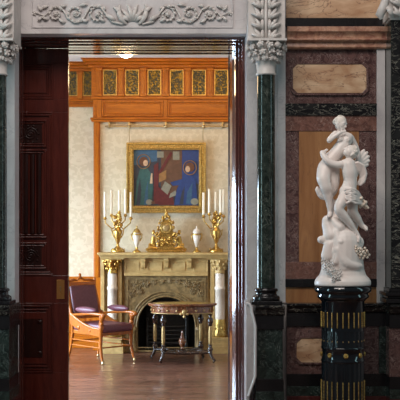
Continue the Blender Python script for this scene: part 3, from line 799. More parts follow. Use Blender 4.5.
# ---- painting: a plain generic stand-in, colour masses only
pt = thing('painting', 'gilt framed oil painting of two robed figures in teal and blue', 'painting', (XC, BY-.04, zl(213)))
X0, X1, Z0, Z1 = WX(126.3,BY-.06), WX(206,BY-.06), zl(213), zl(143)
fo = MB()
def fring(b, e0, e1, y0, y1):
    b.frame(X0+e0, X1-e0, Z0+e0, Z1-e0, e1-e0, y0, y1)
fring(fo, 0, .025, BY-.075, BY-.010); fring(fo, .025, .062, BY-.055, BY-.010); fring(fo, .062, .080, BY-.068, BY-.010); fring(fo, .080, .098, BY-.050, BY-.010)
for i in range(9):
    for zq in (Z0+.043, Z1-.043): fo.ell((X0+.09+i*(X1-X0-.18)/8, BY-.055, zq), (.014,.010,.014), 7, 5)
for i in range(5):
    for xq in (X0+.043, X1-.043): fo.ell((xq, BY-.055, Z0+.15+i*(Z1-Z0-.3)/4), (.014,.010,.014), 7, 5)
fo.build('picture_frame', M['giltframe'], pt, bevel=.004)
pm = [flat('paint_dark', (0.035,0.040,0.055)), flat('paint_teal', (0.035,0.11,0.10)), flat('paint_blue', (0.02,0.05,0.18)), flat('paint_red', (0.12,0.015,0.014)),
      flat('paint_ochre', (0.30,0.15,0.045)), flat('paint_skin', (0.60,0.40,0.24)), flat('paint_hair', (0.14,0.05,0.02)), flat('paint_white', (0.26,0.25,0.18)), flat('paint_brown', (0.13,0.06,0.03)), flat('paint_sky', (0.04,0.11,0.19))]
b = MB(); W_, H_ = X1-X0-.19, Z1-Z0-.19; U = lambda u: X0+.095+u*W_; V = lambda v: Z0+.095+v*H_
lay = [0]
def poly(m, pts):
    lay[0] += 1; b.cur = m; y = BY-.018-.0004*lay[0]; b.prism([(U(u),V(v)) for u,v in pts], y, BY-.011)
def ring(m, u, v, r, rv):
    lay[0] += 1; b.cur = m; y = BY-.018-.0004*lay[0]; b.tube([(U(u+r*math.cos(a*PI/12)), y, V(v+rv*math.sin(a*PI/12))) for a in range(25)], .006, 6)
def disc(m, u, v, r, rv=None):
    poly(m, [(u+r*math.cos(a*PI/8), v+(rv or r)*math.sin(a*PI/8)) for a in range(16)])
poly(0, [(0,0),(1,0),(1,1),(0,1)]); poly(9, [(0,.72),(.36,.80),(.36,1),(0,1)]); poly(8, [(.42,.2),(.75,.2),(.75,1),(.42,1)])
poly(7, [(.36,.86),(.46,.86),(.46,.97),(.36,.97)]); poly(7, [(.60,.82),(.70,.82),(.70,.97),(.60,.97)]); poly(2, [(.74,.4),(1,.4),(1,1),(.74,1)])
poly(0, [(.0,.0),(1,.0),(1,.12),(.0,.10)])
poly(1, [(.02,.02),(.05,.45),(.10,.66),(.20,.70),(.28,.55),(.30,.30),(.27,.02)]); poly(1, [(.12,.60),(.30,.36),(.26,.30),(.10,.42)])
ring(4, .155, .79, .10, .125); disc(6, .155, .79, .068, .085); disc(5, .185, .765, .036, .055); poly(0, [(.04,.02),(.07,.3),(.10,.5),(.12,.3),(.10,.02)]); poly(9, [(.16,.02),(.18,.25),(.22,.45),(.22,.02)])
poly(5, [(.25,.40),(.27,.58),(.29,.58),(.29,.40)])
poly(3, [(.31,.04),(.38,.04),(.38,.78),(.31,.72)]); poly(3, [(.38,.60),(.56,.96),(.60,.94),(.38,.50)]); poly(4, [(.39,.42),(.50,.48),(.50,.64),(.39,.57)])
poly(3, [(.38,.02),(.62,.02),(.60,.20),(.38,.34)]); poly(7, [(.42,.30),(.52,.20),(.58,.36),(.48,.44)]); poly(7, [(.54,.14),(.66,.20),(.64,.28),(.56,.22)])
poly(2, [(.62,.02),(.66,.30),(.76,.52),(.86,.58),(.95,.46),(.98,.02)]); poly(2, [(.56,.42),(.80,.50),(.82,.38),(.60,.36)])
ring(4, .86, .68, .10, .125); disc(6, .86, .69, .07, .085); disc(5, .825, .655, .036, .055); poly(9, [(.80,.04),(.82,.25),(.90,.42),(.88,.04)]); poly(0, [(.70,.03),(.73,.22),(.78,.36),(.76,.03)])
disc(7, .24, .07, .05, .05); disc(7, .93, .08, .06, .06); disc(8, .30, .06, .03, .03)
b.build('canvas', pm, pt)

# ---- mantel ornaments
OY = 13.06; so = F/OY; zo = lambda h: ZT+h/so
def bumps(b, pts, r, rnd, n=5):
    for p in pts:
        for q in range(n): b.ell(Vector(p)+Vector((rnd.uniform(-1,1),rnd.uniform(-1,.4),rnd.uniform(-1,1)))*r*.9, r*rnd.uniform(.45,.8), 7, 5)
clk = thing('mantel_clock', 'ornate gilt mantel clock with round dial and seated figures at its sides', 'clock', (XC, OY, ZT))
g = 1/so; rnd = random.Random(11)
b = MB(); b.box(XC-19*g, XC+19*g, OY-.07, OY+.07, ZT+.001, zo(2)); b.box(XC-16*g, XC+16*g, OY-.06, OY+.06, zo(2), zo(5))
for sx in (-1,1):
    b.tube([(XC+sx*20*g, OY-.05, zo(2.5)), (XC+sx*15*g, OY-.06, zo(5)), (XC+sx*9*g, OY-.06, zo(4))], .022, 8)
b.build('base', M['gilt'], clk, bevel=.004)
b = MB(); b.prism([(XC-8*g,zo(5)),(XC+8*g,zo(5)),(XC+7*g,zo(16)),(XC+6.5*g,zo(26)),(XC+3*g,zo(33)),(XC-3*g,zo(33)),(XC-6.5*g,zo(26)),(XC-7*g,zo(16))], OY-.045, OY+.045)
pts = [(XC+sx*q*g, OY-.05, zo(h)) for sx in (-1,1) for q, h in ((8,8),(8.5,13),(7.5,18),(7,24),(5.5,30),(3,14),(3,9),(0,11),(2.5,34),(9.5,17),(0,36))]
bumps(b, pts, .026, rnd, 6)
b.ell((XC, OY, zo(38)), (.026,.022,.05)); b.ell((XC, OY-.01, zo(41.5)), .016)
b.build('case', M['gilt'], clk)
b = MB(); b.lathe(0, 0, [(5.6*g,0),(5.6*g,.012),(4.8*g,.016),(4.4*g,.010)], 24); b.v = [(XC+x, OY-.068-z_, zo(24.5)+y) for x,y,z_ in b.v]; dl = b.build('dial', M['giltframe'], clk)
b = MB(); b.ell((XC, OY-.082, zo(24.5)), (3.3*g,.008,3.3*g), 16, 8); b.build('dial_boss', M['giltdull'], dl)
for sx in (-1, 1):
    b = MB(); c = XC+sx*13*g
    b.tube([(c, OY-.01, zo(5)), (c+sx*.005, OY-.01, zo(11)), (c-sx*.005, OY-.01, zo(16))], [.042,.034,.026], 10); b.ell((c-sx*.003, OY-.012, zo(19.5)), (.021,.021,.027))
    b.tube([(c, OY-.02, zo(15)), (c-sx*.045, OY-.03, zo(13)), (c-sx*.06, OY-.03, zo(17))], [.014,.012,.009], 8)
    b.tube([(c, OY-.02, zo(7)), (c+sx*.05, OY-.05, zo(8)), (c+sx*.06, OY-.055, zo(3))], [.026,.02,.014], 8)
    b.ell((c, OY+.002, zo(21.5)), (.022,.02,.014)); b.build('figure', M['gilt'], clk)
def urn(px, label, body, lidm):
    x = WX(px, OY); t = thing('urn', label, 'urn', (x, OY, ZT), 'urns flanking the clock')
    b = MB(); b.lathe(x, OY, [(.055,ZT+.001),(.055,zo(1.2)),(.035,zo(2)),(.018,zo(3)),(.018,zo(4)),(.012,zo(5.5))], 16); b.build('foot', M['gilt'], t)
    b = MB(); b.lathe(x, OY, [(.014,zo(5.5)),(.028,zo(8)),(.042,zo(12)),(.054,zo(16)),(.056,zo(18)),(.044,zo(19.5))], 18); b.build('body', body, t)
    b = MB(); b.lathe(x, OY, [(.054,zo(19.5)),(.056,zo(20.4)),(.048,zo(21)),(.036,zo(22.8)),(.012,zo(24)),(.008,zo(24.8)),(.012,zo(25.6)),(.003,zo(26.8))], 16); b.build('lid', lidm, t)
    for sx in (-1, 1):
        b = MB(); b.tube([(x+sx*.050, OY, zo(19)), (x+sx*.072, OY, zo(18.2)), (x+sx*.068, OY, zo(14.5)), (x+sx*.040, OY, zo(11.2))], .008, 7); b.ell((x+sx*.045, OY, zo(18.5)), .012); b.build('handle', M['gilt'], t)
    b = MB(); b.lathe(x, OY, [(.0555,zo(17.0)),(.060,zo(17.8)),(.0555,zo(18.6))], 18); b.build('band', M['gilt'], t)
urn(136.7, 'cream and gilt lidded urn between left candelabra and clock', M['porcelain'], M['giltframe'])
urn(196.7, 'white lidded urn between clock and right candelabra', M['porcelain'], M['porcelain'])
def candelabrum(px, cand, label, side):
    x = WX(px, OY); t = thing('candelabra', label, 'candelabra', (x, OY, ZT), 'five light candelabra on the mantel')
    b = MB(); b.lathe(x, OY, [(.095,ZT+.001),(.10,zo(1.5)),(.085,zo(3)),(.05,zo(4)),(.04,zo(5)),(.02,zo(6.5)),(.024,zo(8)),(.016,zo(9))], 12)
    bumps(b, [(x+.07*math.cos(a), OY+.07*math.sin(a), zo(2.5)) for a in [k*PI/4 for k in range(8)]], .02, rnd, 3); b.build('base', M['gilt'], t)
    b = MB(); b.lathe(x, OY, [(.016,zo(9)),(.03,zo(11)),(.045,zo(16)),(.058,zo(20)),(.056,zo(22)),(.038,zo(24)),(.03,zo(25)),(.036,zo(26.5))], 16)
    for sx in (-1,1): b.tube([(x+sx*.05, OY-.01, zo(21)), (x+sx*.08, OY-.01, zo(23)), (x+sx*.07, OY-.01, zo(18)), (x+sx*.04, OY-.01, zo(14))], .009, 7)
    bumps(b, [(x+.045*math.cos(a), OY+.045*math.sin(a), zo(20)) for a in [k*PI/3 for k in range(6)]], .015, rnd, 3); b.build('vase', M['gilt'], t)
    b = MB(); bumps(b, [(x+rnd.uniform(-.04,.04), OY+rnd.uniform(-.04,.04), zo(27+k*1.5)) for k in range(8)], .028, rnd, 5); b.tube([(x, OY, zo(26)), (x, OY, zo(40))], [.016,.006], 8); b.build('bouquet', M['gilt'], t)
    for i, (cpx, yb, yt, dy) in enumerate(cand):
        cx_ = WX(cpx, OY+dy); cy_ = OY+dy; zb_ = ZT+(252.8-yb)/so; d = cx_-x
        b = MB(); b.tube([(x+d*.1, OY+dy*.1, zo(26)), (x+d*.45, OY+dy*.5, zo(23.5) if abs(d)>.1 else zo(28)), (cx_-d*.05, cy_, zb_-.09), (cx_, cy_, zb_-.03)], [.011,.010,.008,.008], 8)
        b.lathe(cx_, cy_, [(.010,zb_-.045),(.028,zb_-.03),(.030,zb_-.024),(.014,zb_-.018),(.020,zb_-.006),(.021,zb_-.001)], 12); b.build('arm', M['gilt'], t)
        b = MB(); zt_ = ZT+(252.8-yt)/so
        b.lathe(cx_, cy_, [(.0165,zb_),(.0165,zt_-.004),(.012,zt_)], 12); o = b.build('candle', M['candle'], loc=(cx_, cy_, zb_))
        pos = (['leftmost', 'second from left', 'middle', 'second from right', 'rightmost'] )[i]
        tag(o, f'{pos} cream candle of the five in the {side} candelabra', 'candle', 'candles in the mantel candelabra')
        b = MB(); b.tube([(cx_, cy_, zt_-.001), (cx_+.001, cy_, zt_+.010)], .0015, 5); b.build('wick', M['ebony'], o)
candelabrum(117.8, [(105.0,217,192,0), (111.6,214,190.5,.06), (119.3,211,191,-.07), (125.3,214,189,.05), (130.8,217,192.5,0)], 'gilt candelabra with five candles at the left end of the mantel', 'left')
candelabrum(216.3, [(203.6,215,193,0), (209.3,213,189.5,-.05), (215.8,211,192,.06), (220.6,213,190,-.06), (223.6,215,189.5,.03)], 'gilt candelabra with five candles at the right end of the mantel', 'right')

# ---- pendant lamp
ly = 8.3; lx = WX(126, ly); lz = WZ(58, ly)
t = thing('pendant_lamp', 'glowing white glass pendant lamp hanging near the ceiling', 'lamp', (lx, ly, lz))
b = MB(); b.lathe(lx, ly, [(.010,lz),(.038,lz+.010),(.062,lz+.030),(.082,lz+.055),(.085,lz+.08)], 24); b.build('lamp_shade', M['lampglass'], t)
b = MB(); b.lathe(lx, ly, [(.088,lz+.08),(.088,lz+.095),(.02,lz+.13),(.010,lz+.17),(.010,CE-.03),(.06,CE-.02),(.06,CE-.002)], 20); b.build('rod', M['brass'], t)

# ---- side table
tx, ty = -.285, 12.04; th = .735
tb = thing('side_table', 'oval dark inlaid side table with turned gilt legs before the hearth', 'table', (tx, ty, 0))
def oval(a, b_, n=48, sc=0.0): return [(tx+a*(1+sc*math.cos(6*2*PI*i/n))*math.cos(2*PI*i/n), ty+b_*(1+sc*math.cos(6*2*PI*i/n))*math.sin(2*PI*i/n)) for i in range(n)]
b = MB(); b.prismz(oval(.425,.285,sc=.02), th-.022, th); b.prismz(oval(.415,.275,sc=.02), th-.032, th-.022); b.build('tabletop', M['walnut'], tb, bevel=.005)
b = MB(); b.prismz(oval(.36,.225,sc=.015), th+.0002, th+.0012); b.build('inlay', M['giltframe'], tb)
b = MB(); b.prismz(oval(.385,.25), th-.125, th-.033); b.build('apron', M['walnut'], tb, bevel=.004)
b = MB()
for i in range(40):
    a = 2*PI*i/40; b.ell((tx+.388*math.cos(a), ty+.253*math.sin(a), th-.045), (.008,.008,.005), 6, 4); 
    if i % 2: b.ell((tx+.388*math.cos(a), ty+.253*math.sin(a), th-.082), (.014,.010,.016), 6, 4)
pts = [(tx+.388*math.cos(2*PI*i/40), ty+.253*math.sin(2*PI*i/40), th-.118) for i in range(41)]; b.tube(pts, .006, 6)
b.ell((tx+.03, ty-.26, th-.10), (.030,.014,.038), 10, 7); b.ell((tx+.03, ty-.265, th-.15), (.018,.012,.020)); b.ell((tx-.01, ty-.258, th-.12), (.018,.012,.016)); b.ell((tx+.07, ty-.258, th-.12), (.018,.012,.016))
b.build('gilt_mounts', M['giltdull'], tb, label='gilt beaded mounts round the apron')
for (dx, dy) in ((-.23,-.20), (.35,-.17), (.23,.20), (-.35,.17)):
    lx_, ly_ = tx+dx, ty+dy
    b = MB(); b.lathe(lx_, ly_, [(.026,.125),(.030,.14),(.020,.15),(.034,.165),(.034,.185),(.018,.20),(.020,.215),(.028,.225),(.016,.235)], 14)
    b.lathe(lx_, ly_, [(.016,.46),(.030,.475),(.024,.49),(.040,.515),(.036,.55),(.018,.57),(.024,.60),(.030,th-.125)], 14)
    b.tube([(lx_, ly_, .13), (lx_+dx*.05, ly_+dy*.05, .08), (lx_+dx*.16, ly_+dy*.16, .035), (lx_+dx*.10, ly_+dy*.10, .012)], [.018,.020,.016,.011], 8)
    b.lathe(lx_, ly_, [(.010,.12),(.010,th-.125)], 8)
    lg = b.build('leg', M['ebony'], tb)
    b = MB(); b.lathe(lx_, ly_, [(.015,.235),(.022,.26),(.024,.34),(.021,.42),(.015,.46)], 14, flute=.12, nf=7); b.build('leg_shaft', M['giltdull'], lg, label='gilt fluted shaft')
b = MB()
L4 = [(-.23,-.20), (.35,-.17), (.23,.20), (-.35,.17)]
for (dx, dy) in L4:
    b.tube([(tx+dx, ty+dy, .135), (tx+dx*.6, ty+dy*.5, .15), (tx+dx*.3, ty+dy*.25, .125), (tx, ty, .14)], [.018,.022,.020,.03], 8)
b.tube([(tx+L4[0][0], ty+L4[0][1], .135), (tx+.05, ty-.15, .125), (tx+L4[1][0], ty+L4[1][1], .135)], [.018,.026,.018], 8); b.tube([(tx+L4[3][0], ty+L4[3][1], .135), (tx-.05, ty+.15, .125), (tx+L4[2][0], ty+L4[2][1], .135)], [.018,.026,.018], 8)
b.lathe(tx, ty, [(.08,.12),(.09,.135),(.08,.155),(.03,.165)], 16); st = b.build('stretcher', M['ebony'], tb)
b = MB(); b.lathe(tx, ty, [(.022,.165),(.016,.18),(.035,.21),(.048,.25),(.040,.285),(.018,.30),(.026,.315),(.012,.34),(.018,.36),(.003,.39)], 16); b.build('finial', M['walnut'], st)

# ---- armchair (own axes: +x is the way it faces, y its width)
chx, chy = -1.31, 12.13; rz = math.radians(-46)
ch = thing('armchair', 'carved oak open armchair with plum leather seat beside the fireplace', 'chair', (chx, chy, 0), None, rz)
def cpart(b, name, m, parent=ch, bevel=0, label=None):
    me_loc = b.build(name, m, parent, bevel=bevel, label=label); return me_loc
FX_, BX_, HW = .30, -.34, .24
wd = M['chairwood']
for sy in (-1, 1):
    y = sy*HW
    b = MB(); b.tube([(FX_+.045, y*1.04, .045), (FX_+.02, y*1.02, .10), (FX_-.005, y, .22), (FX_, y, .40)], [.014,.018,.020,.027], 8)
    b.tube([(FX_, y, .40), (FX_+.012, y, .45), (FX_-.01, y, .50), (FX_+.02, y, .545), (FX_+.0, y, .60)], [.028,.034,.022,.030,.026], 10)
    b.ell((FX_+.035, y, .585), (.035,.028,.030)); b.ell((FX_+.02, y, .50), (.026,.026,.022))
    lg = cpart(b, 'leg', wd)
    b = MB(); b.ell((FX_+.05, y*1.04, .022), (.022,.014,.022)); b.tube([(FX_+.046, y*1.04, .03), (FX_+.046, y*1.04, .055)], .012, 8); cpart(b, 'caster', M['brass'], lg)
    b = MB(); b.tube([(BX_-.03, y*.98, .04), (BX_+.02, y*.96, .20), (BX_+.05, y*.95, .36), (BX_+.04, y*.95, .50), (BX_-.06, y*.95, .80), (BX_-.125, y*.95, 1.00)], [.015,.018,.024,.022,.021,.019], 8)
    lg = cpart(b, 'leg', wd)
    b = MB(); b.ell((BX_-.034, y*.98, .020), (.020,.013,.020)); cpart(b, 'caster', M['brass'], lg)
    # arm, its pad and sweeping side board
    b = MB(); b.tube([(BX_+.03, y, .575), (-.05, y*1.06, .60), (.15, y*1.10, .615), (FX_+.03, y*1.06, .615), (FX_+.075, y*1.05, .595)], [.018,.020,.022,.026,.020], 8, .8, Vector((0,0,1)))
    b.ell((FX_+.065, y*1.05, .60), (.032,.030,.028)); am = cpart(b, 'arm', wd)
    b = MB(); b.ell((0.02, y*1.06, .655), (.215,.048,.042), 18, 10); cpart(b, 'arm_pad', M['leather'], am)
    b = MB(); n_ = 10
    up_ = [(BX_+.02+t_*.60, .60-.17*math.sin(t_*PI*.5)**.9) for t_ in [k/n_ for k in range(n_+1)]]
    lo_ = [(BX_+.03+t_*.60, .47-.125*math.sin(t_*PI*.5)**.8) for t_ in [k/n_ for k in range(n_+1)]]
    for k in range(n_): b.prism([up_[k], up_[k+1], lo_[k+1], lo_[k]], y*1.03-.012, y*1.03+.012)
    b.tube([(x, y*1.03, z) for x, z in up_], .016, 8)
    b.ell((-.13, y*1.07, .43), (.030,.014,.030)); b.ell((.10, y*1.07, .40), (.022,.012,.022))
    cpart(b, 'side_board', wd)
    b = MB()
    for zq in (.20, .27): b.tube([(BX_+.02, y*.96, zq), (FX_-.005, y, zq)], .009, 8)
    cpart(b, 'stretcher', wd)
b = MB(); b.tube([(FX_-.005, -HW, .20), (FX_-.005, HW, .20)], .009, 8); b.tube([(BX_+.02, -HW*.96, .24), (BX_+.02, HW*.96, .24)], .009, 8); cpart(b, 'stretcher', wd)
b = MB(); b.box(BX_+.03, FX_+.01, -HW+.005, HW-.005, .345, .39); cpart(b, 'seat_frame', wd, bevel=.006)
b = MB(); b.box(BX_+.05, FX_+.05, -HW+.005, HW-.005, .385, .485); cpart(b, 'seat', M['leather'], bevel=.035)
# back: tilted slab
def tilt(b, x0, z0, ang):
    c, s_ = math.cos(ang), math.sin(ang); b.v = [(x0+(x*c-z*s_), y, z0+(x*s_+z*c)) for x, y, z in b.v]
b = MB(); b.box(-.02, .035, -HW*.84, HW*.84, .06, .45); tilt(b, BX_+.030, .50, .24); cpart(b, 'backrest', M['leather'], bevel=.022)
b = MB(); b.box(-.025, .015, -HW*.95, HW*.95, .455, .495); b.box(-.02, .012, -HW*.95, HW*.95, .02, .055)
for sy in (-1,1): b.box(-.018, .010, sy*HW*.86, sy*HW*.95, .02, .47)
b.tube([(0, -HW*.95, .50), (0, -HW*.5, .525), (0, -HW*.25, .515), (0, 0, .565), (0, HW*.25, .515), (0, HW*.5, .525), (0, HW*.95, .50)], [.014,.020,.014,.022,.014,.020,.014], 8)
b.ell((0, 0, .585), (.018,.022,.026))
for sy in (-1,1): b.ell((0, sy*HW*.95, .525), (.017,.017,.028))
tilt(b, BX_+.030, .50, .24); cpart(b, 'crest_rail', wd, bevel=.004)

# ================================================================ PEDESTAL + STATUE
SY = 6.27; ss = F/SY; sx0 = WX(342.8, SY); q1 = lambda py: WZ(py, SY)
ped = thing('pedestal', 'tall dark glazed fluted column pedestal with gilt strips and rosettes', 'pedestal', (sx0, SY, 0))
R_ = 21.3/ss
b = MB(); PT_ = q1(286.3)
b.lathe(sx0, SY, [(.146,q1(300)),(.152,q1(299)),(.168,q1(297)),(.170,q1(295.5)),(.164,q1(294)),(.164,q1(292.8)),(.180,q1(291.8)),(.186,q1(290)),(.186,q1(288)),(.178,PT_)], 48); b.build('top', M['glaze'], ped)
b = MB()
b.lathe(sx0, SY, [(R_*1.0,q1(330)),(R_,q1(301.5)),(R_*1.05,q1(300))], 96, flute=0.0)
b.lathe(sx0, SY, [(R_*1.0,q1(346)),(R_*1.0,q1(330))], 144, flute=.045, nf=24)
b.lathe(sx0, SY, [(R_*1.0,.22),(R_*1.0,q1(361))], 144, flute=.045, nf=24)
b.lathe(sx0, SY, [(R_,q1(361)),(R_*1.03,q1(360.5)),(R_*1.03,q1(359)),(R_*.99,q1(358.3)),(R_*.99,q1(348.8)),(R_*1.03,q1(348)),(R_*1.03,q1(346.5)),(R_,q1(346))], 48)
b.build('drum', M['glaze'], ped)
b = MB(); b.lathe(sx0, SY, [(.20,.001),(.20,.06),(.185,.075),(.185,.12),(.165,.14),(.160,.17),(.150,.19),(.145,.22)], 40); b.build('foot', M['glaze'], ped)
for i in range(24):
    a = 2*PI*(i+.5)/24-PI/2
    for (y0, y1, w) in ((311.5, 326.5, .0042), (379.5, 401, .0042)):
        b = MB(); xq, yq = sx0+(R_+.001)*math.cos(a), SY+(R_+.001)*math.sin(a)
        b.tube([(xq, yq, q1(y1)-.001), (xq, yq, q1(y0)+.001)], .0026, 6)
        for k in range(7): b.ell((xq, yq, q1(y1)+(q1(y0)-q1(y1))*(k+.5)/7), (w,w,.009), 6, 5)
        b.build('gilt_strip', M['giltframe'], ped)
    b = MB(); b.ell((sx0+R_*math.cos(a), SY+R_*math.sin(a), q1(340)), (.0035,.0035,.006), 6, 4); b.build('gilt_bead', M['giltdull'], ped)
for i in range(8):
    a = 2*PI*i/8-PI/2; b = MB(); c = Vector((sx0+(R_*1.0)*math.cos(a), SY+R_*1.0*math.sin(a), q1(353.8))); u = Vector((-math.sin(a), math.cos(a), 0)); d = Vector((math.cos(a), math.sin(a), 0))
    rot = Matrix((u, d, Vector((0,0,1)))).transposed()
    b.ell(c, (.017,.008,.017), 12, 6, rot)
    for q in range(6): b.ell(c+d*.004+u*.010*math.cos(q*1.047)+Vector((0,0,.010*math.sin(q*1.047))), .005, 6, 4)
    b.build('rosette', M['giltframe'], ped)

PT_ += .004
stt = thing('statue', 'white marble statue of two embracing figures on a rocky flowered mound', 'statue', (sx0, SY, PT_))
def S(px, py, d=0.0): return Vector((sx0+(px-342)/ss, SY-.012-d, PT_+(286-py)/ss))
def limb(b, pts, n=10, fat=1.0):                 # pts (px, py, depth towards viewer, radius in image units)
    P_ = [S(p[0], p[1], p[2]) for p in pts]; R = [p[3]*fat/ss for p in pts]
    Q = []; T_ = []
    for k in range(len(P_)-1):                       # rounded through the joints
        p0, p1, p2, p3 = P_[max(k-1,0)], P_[k], P_[k+1], P_[min(k+2,len(P_)-1)]
        for j in range(4):
            t = j/4; Q.append(.5*((2*p1)+(p2-p0)*t+(2*p0-5*p1+4*p2-p3)*t*t+(3*p1-p0-3*p2+p3)*t**3)); T_.append(R[k]+(R[k+1]-R[k])*(3*t*t-2*t**3))
    Q.append(P_[-1]); T_.append(R[-1])
    b.tube(Q, T_, 20)
    for p, r in ((P_[0], R[0]), (P_[-1], R[-1])): b.ell(p, r, 16, 12)
def hand(b, base, dirv, palm, r=1.0):
    """small hand: palm plus five bent fingers"""
    base = Vector(base); d = Vector(dirv).normalized(); side = d.cross(Vector(palm)).normalized(); nrm = side.cross(d).normalized()
    rot = Matrix((side, nrm, d)).transposed(); k = r/ss
    b.ell(base+d*2.2*k, (1.9*k, .9*k, 2.6*k), 10, 7, rot)
    for i, l in enumerate((3.0, 3.5, 3.2, 2.5)):
        o = base+d*4.0*k+side*(i-1.5)*.95*k
        b.tube([o, o+d*l*.5*k+nrm*.2*k, o+d*l*.85*k+nrm*1.2*k], [.55*k,.5*k,.38*k], 6)
    o = base+d*1.2*k-side*1.7*k; b.tube([o, o-side*1.1*k+d*1.3*k, o-side*1.0*k+d*2.6*k+nrm*.5*k], [.65*k,.55*k,.42*k], 6)
st_ = M['statue']
# standing figure
b = MB()
limb(b, [(344.5,140,.0,6.8),(341.0,147,.0,7.2),(335.5,154,.0,7.2),(330,161,.0,8.2),(325.8,169,.0,9.4)])        # torso leaning back
limb(b, [(336,135,.0,3.8),(342,135.5,.0,4.2),(348,137.5,.0,4.0)])                                           # shoulders
b.ell(S(345.5,140.5,.032), 3.3/ss); b.ell(S(338.5,140.5,.034), 3.0/ss)
limb(b, [(342,134,.0,3.0),(340.5,130,.006,2.8)])                                                            # neck
limb(b, [(334,134.5,.01,3.3),(330,138.5,.03,3.1),(326.8,142,.045,2.7),(331,138.6,.055,2.4),(336.5,135,.058,1.9),(338.6,133.6,.055,1.5)])
hand(b, S(338,134.2,.056), (1,.0,.35), (0,-1,0), .9)
limb(b, [(350,138,-.01,3.3),(354.5,145,-.03,3.0),(357,152,-.03,2.6),(357,160,-.01,2.2),(354.5,165,.01,1.8)]); hand(b, S(354.8,164,.01), (-.5,-.3,-.6), (0,-1,0), .9)
limb(b, [(323.5,171,.015,8.0),(322.0,179,.035,7.2),(323.8,187,.045,5.8),(326.3,195,.03,5.0),(328.3,204,.02,3.8),(328.5,212,.015,2.3),(328.5,215,.02,2.4)])   # front leg
limb(b, [(331,171,-.01,8.0),(332,181,-.005,6.8),(331.5,190,-.01,5.4),(327,196,-.03,4.2),(321.5,196,-.045,3.4),(318.5,191,-.05,2.8)])                   # rear leg bent back
b.tube([S(328.5,214.5,.01), S(327,216.5,.05), S(325.5,217.5,.085)], [2.6/ss,2.6/ss,1.5/ss], 10, .7, Vector((0,0,1)))
b.tube([S(319,193,-.045), S(317,189,-.05), S(317.5,186.5,-.05)], [2.7/ss,2.5/ss,1.4/ss], 10)
# head, face turned right and down
hc = S(339.5,124.5,.008)
fd = Vector((.72,-.62,-.32)).normalized(); fs = fd.cross(Vector((0,0,1))).normalized(); fu = fs.cross(fd).normalized()
rot = Matrix((fs, fd, fu)).transposed()
b.ell(hc, (5.3/ss,6.0/ss,7.0/ss), 16, 12, rot)
b.ell(hc+fd*3.0/ss-fu*3.6/ss, (3.4/ss,3.0/ss,3.0/ss), 12, 8, rot)
b.tube([hc+fd*5.3/ss+fu*1.0/ss, hc+fd*6.9/ss-fu*1.6/ss, hc+fd*5.6/ss-fu*2.2/ss], [.8/ss,1.1/ss,.8/ss], 6)
for q in (-1,1): b.ell(hc+fd*5.2/ss+fs*q*2.1/ss+fu*.5/ss, (1.0/ss,.6/ss,.6/ss), 8, 6, rot); b.ell(hc+fd*5.2/ss+fs*q*2.2/ss+fu*1.9/ss, (1.7/ss,.8/ss,.6/ss), 8, 6, rot); b.ell(hc+fs*q*5.3/ss, (.7/ss,1.2/ss,1.8/ss), 8, 6, rot)
b.ell(hc+fd*5.8/ss-fu*3.8/ss, (1.6/ss,.8/ss,.65/ss), 8, 6, rot)
fig1 = b.build('standing_figure', st_, stt, remesh=.0032, smooth=8)
b = MB(); b.ell(hc+fu*1.8/ss-fd*1.2/ss, (5.9/ss,6.2/ss,6.6/ss), 16, 12, rot); b.ell(hc-fd*6.0/ss+fu*.5/ss, 3.6/ss)
rnd = random.Random(4)
for k in range(26):
    a = rnd.uniform(0, 2*PI); e = rnd.uniform(.0, 1.3)
    dd = (fs*math.cos(a)+(-fd)*abs(math.sin(a)))*math.cos(e)+fu*math.sin(e)
    b.ell(hc+fu*1.4/ss-fd*.8/ss+dd*5.8/ss, 1.5/ss, 7, 5)
b.build('hair', M['statuehair'], fig1, remesh=.003, smooth=1)
# embracing winged figure in front
b = MB()
limb(b, [(346,166,.06,7.0),(347.3,173,.06,7.4),(348,181,.055,6.6),(347.2,187,.05,7.2),(345.5,193,.05,8.6)])
limb(b, [(341.5,164.5,.06,3.8),(347,164,.055,4.2),(352,166,.04,4.0)])
limb(b, [(346.5,163,.06,3.0),(347.0,159,.06,3.0)])
limb(b, [(341,165.5,.065,4.0),(333.5,166,.075,3.6),(326.5,163,.075,3.3),(321.8,158,.065,2.9),(320.2,153.5,.05,2.3)])
hand(b, S(321.0,153.5,.05), (.75,-.1,.5), (0,1,0), .85)
limb(b, [(352.5,167,.03,3.4),(355,173,.0,3.0),(352,178,-.03,2.6),(346,175,-.05,2.2)])
limb(b, [(343,196,.065,6.2),(338.5,203,.095,5.6),(335.5,210,.105,4.8),(340,216,.095,4.6),(346,223,.08,3.8),(352,231,.065,2.7),(354.5,235,.065,2.5)])
limb(b, [(349,196,.045,6.4),(350,205,.055,5.6),(351,212,.05,4.6),(355,218,.035,4.0),(359,224,.02,3.0),(361.5,227,.015,2.4)])
b.tube([S(354,234,.06), S(356,238.5,.07), S(354.5,243,.085)], [2.7/ss,2.7/ss,1.4/ss], 10); b.tube([S(361,226,.015), S(364,228.5,.03), S(364.5,231,.045)], [2.4/ss,2.4/ss,1.4/ss], 10)
hd = S(347.5,153,.062); fd = Vector((-.80,-.30,.50)).normalized(); fs = fd.cross(Vector((0,0,1))).normalized(); fu = fs.cross(fd).normalized(); rot = Matrix((fs, fd, fu)).transposed()
b.ell(hd, (5.4/ss,6.2/ss,6.8/ss), 16, 12, rot); b.ell(hd+fd*3.0/ss-fu*3.4/ss, 3.1/ss, 12, 8)
b.tube([hd+fd*5.6/ss+fu*1.0/ss, hd+fd*7.0/ss-fu*1.4/ss, hd+fd*5.8/ss-fu*2.0/ss], [.8/ss,1.1/ss,.8/ss], 6)
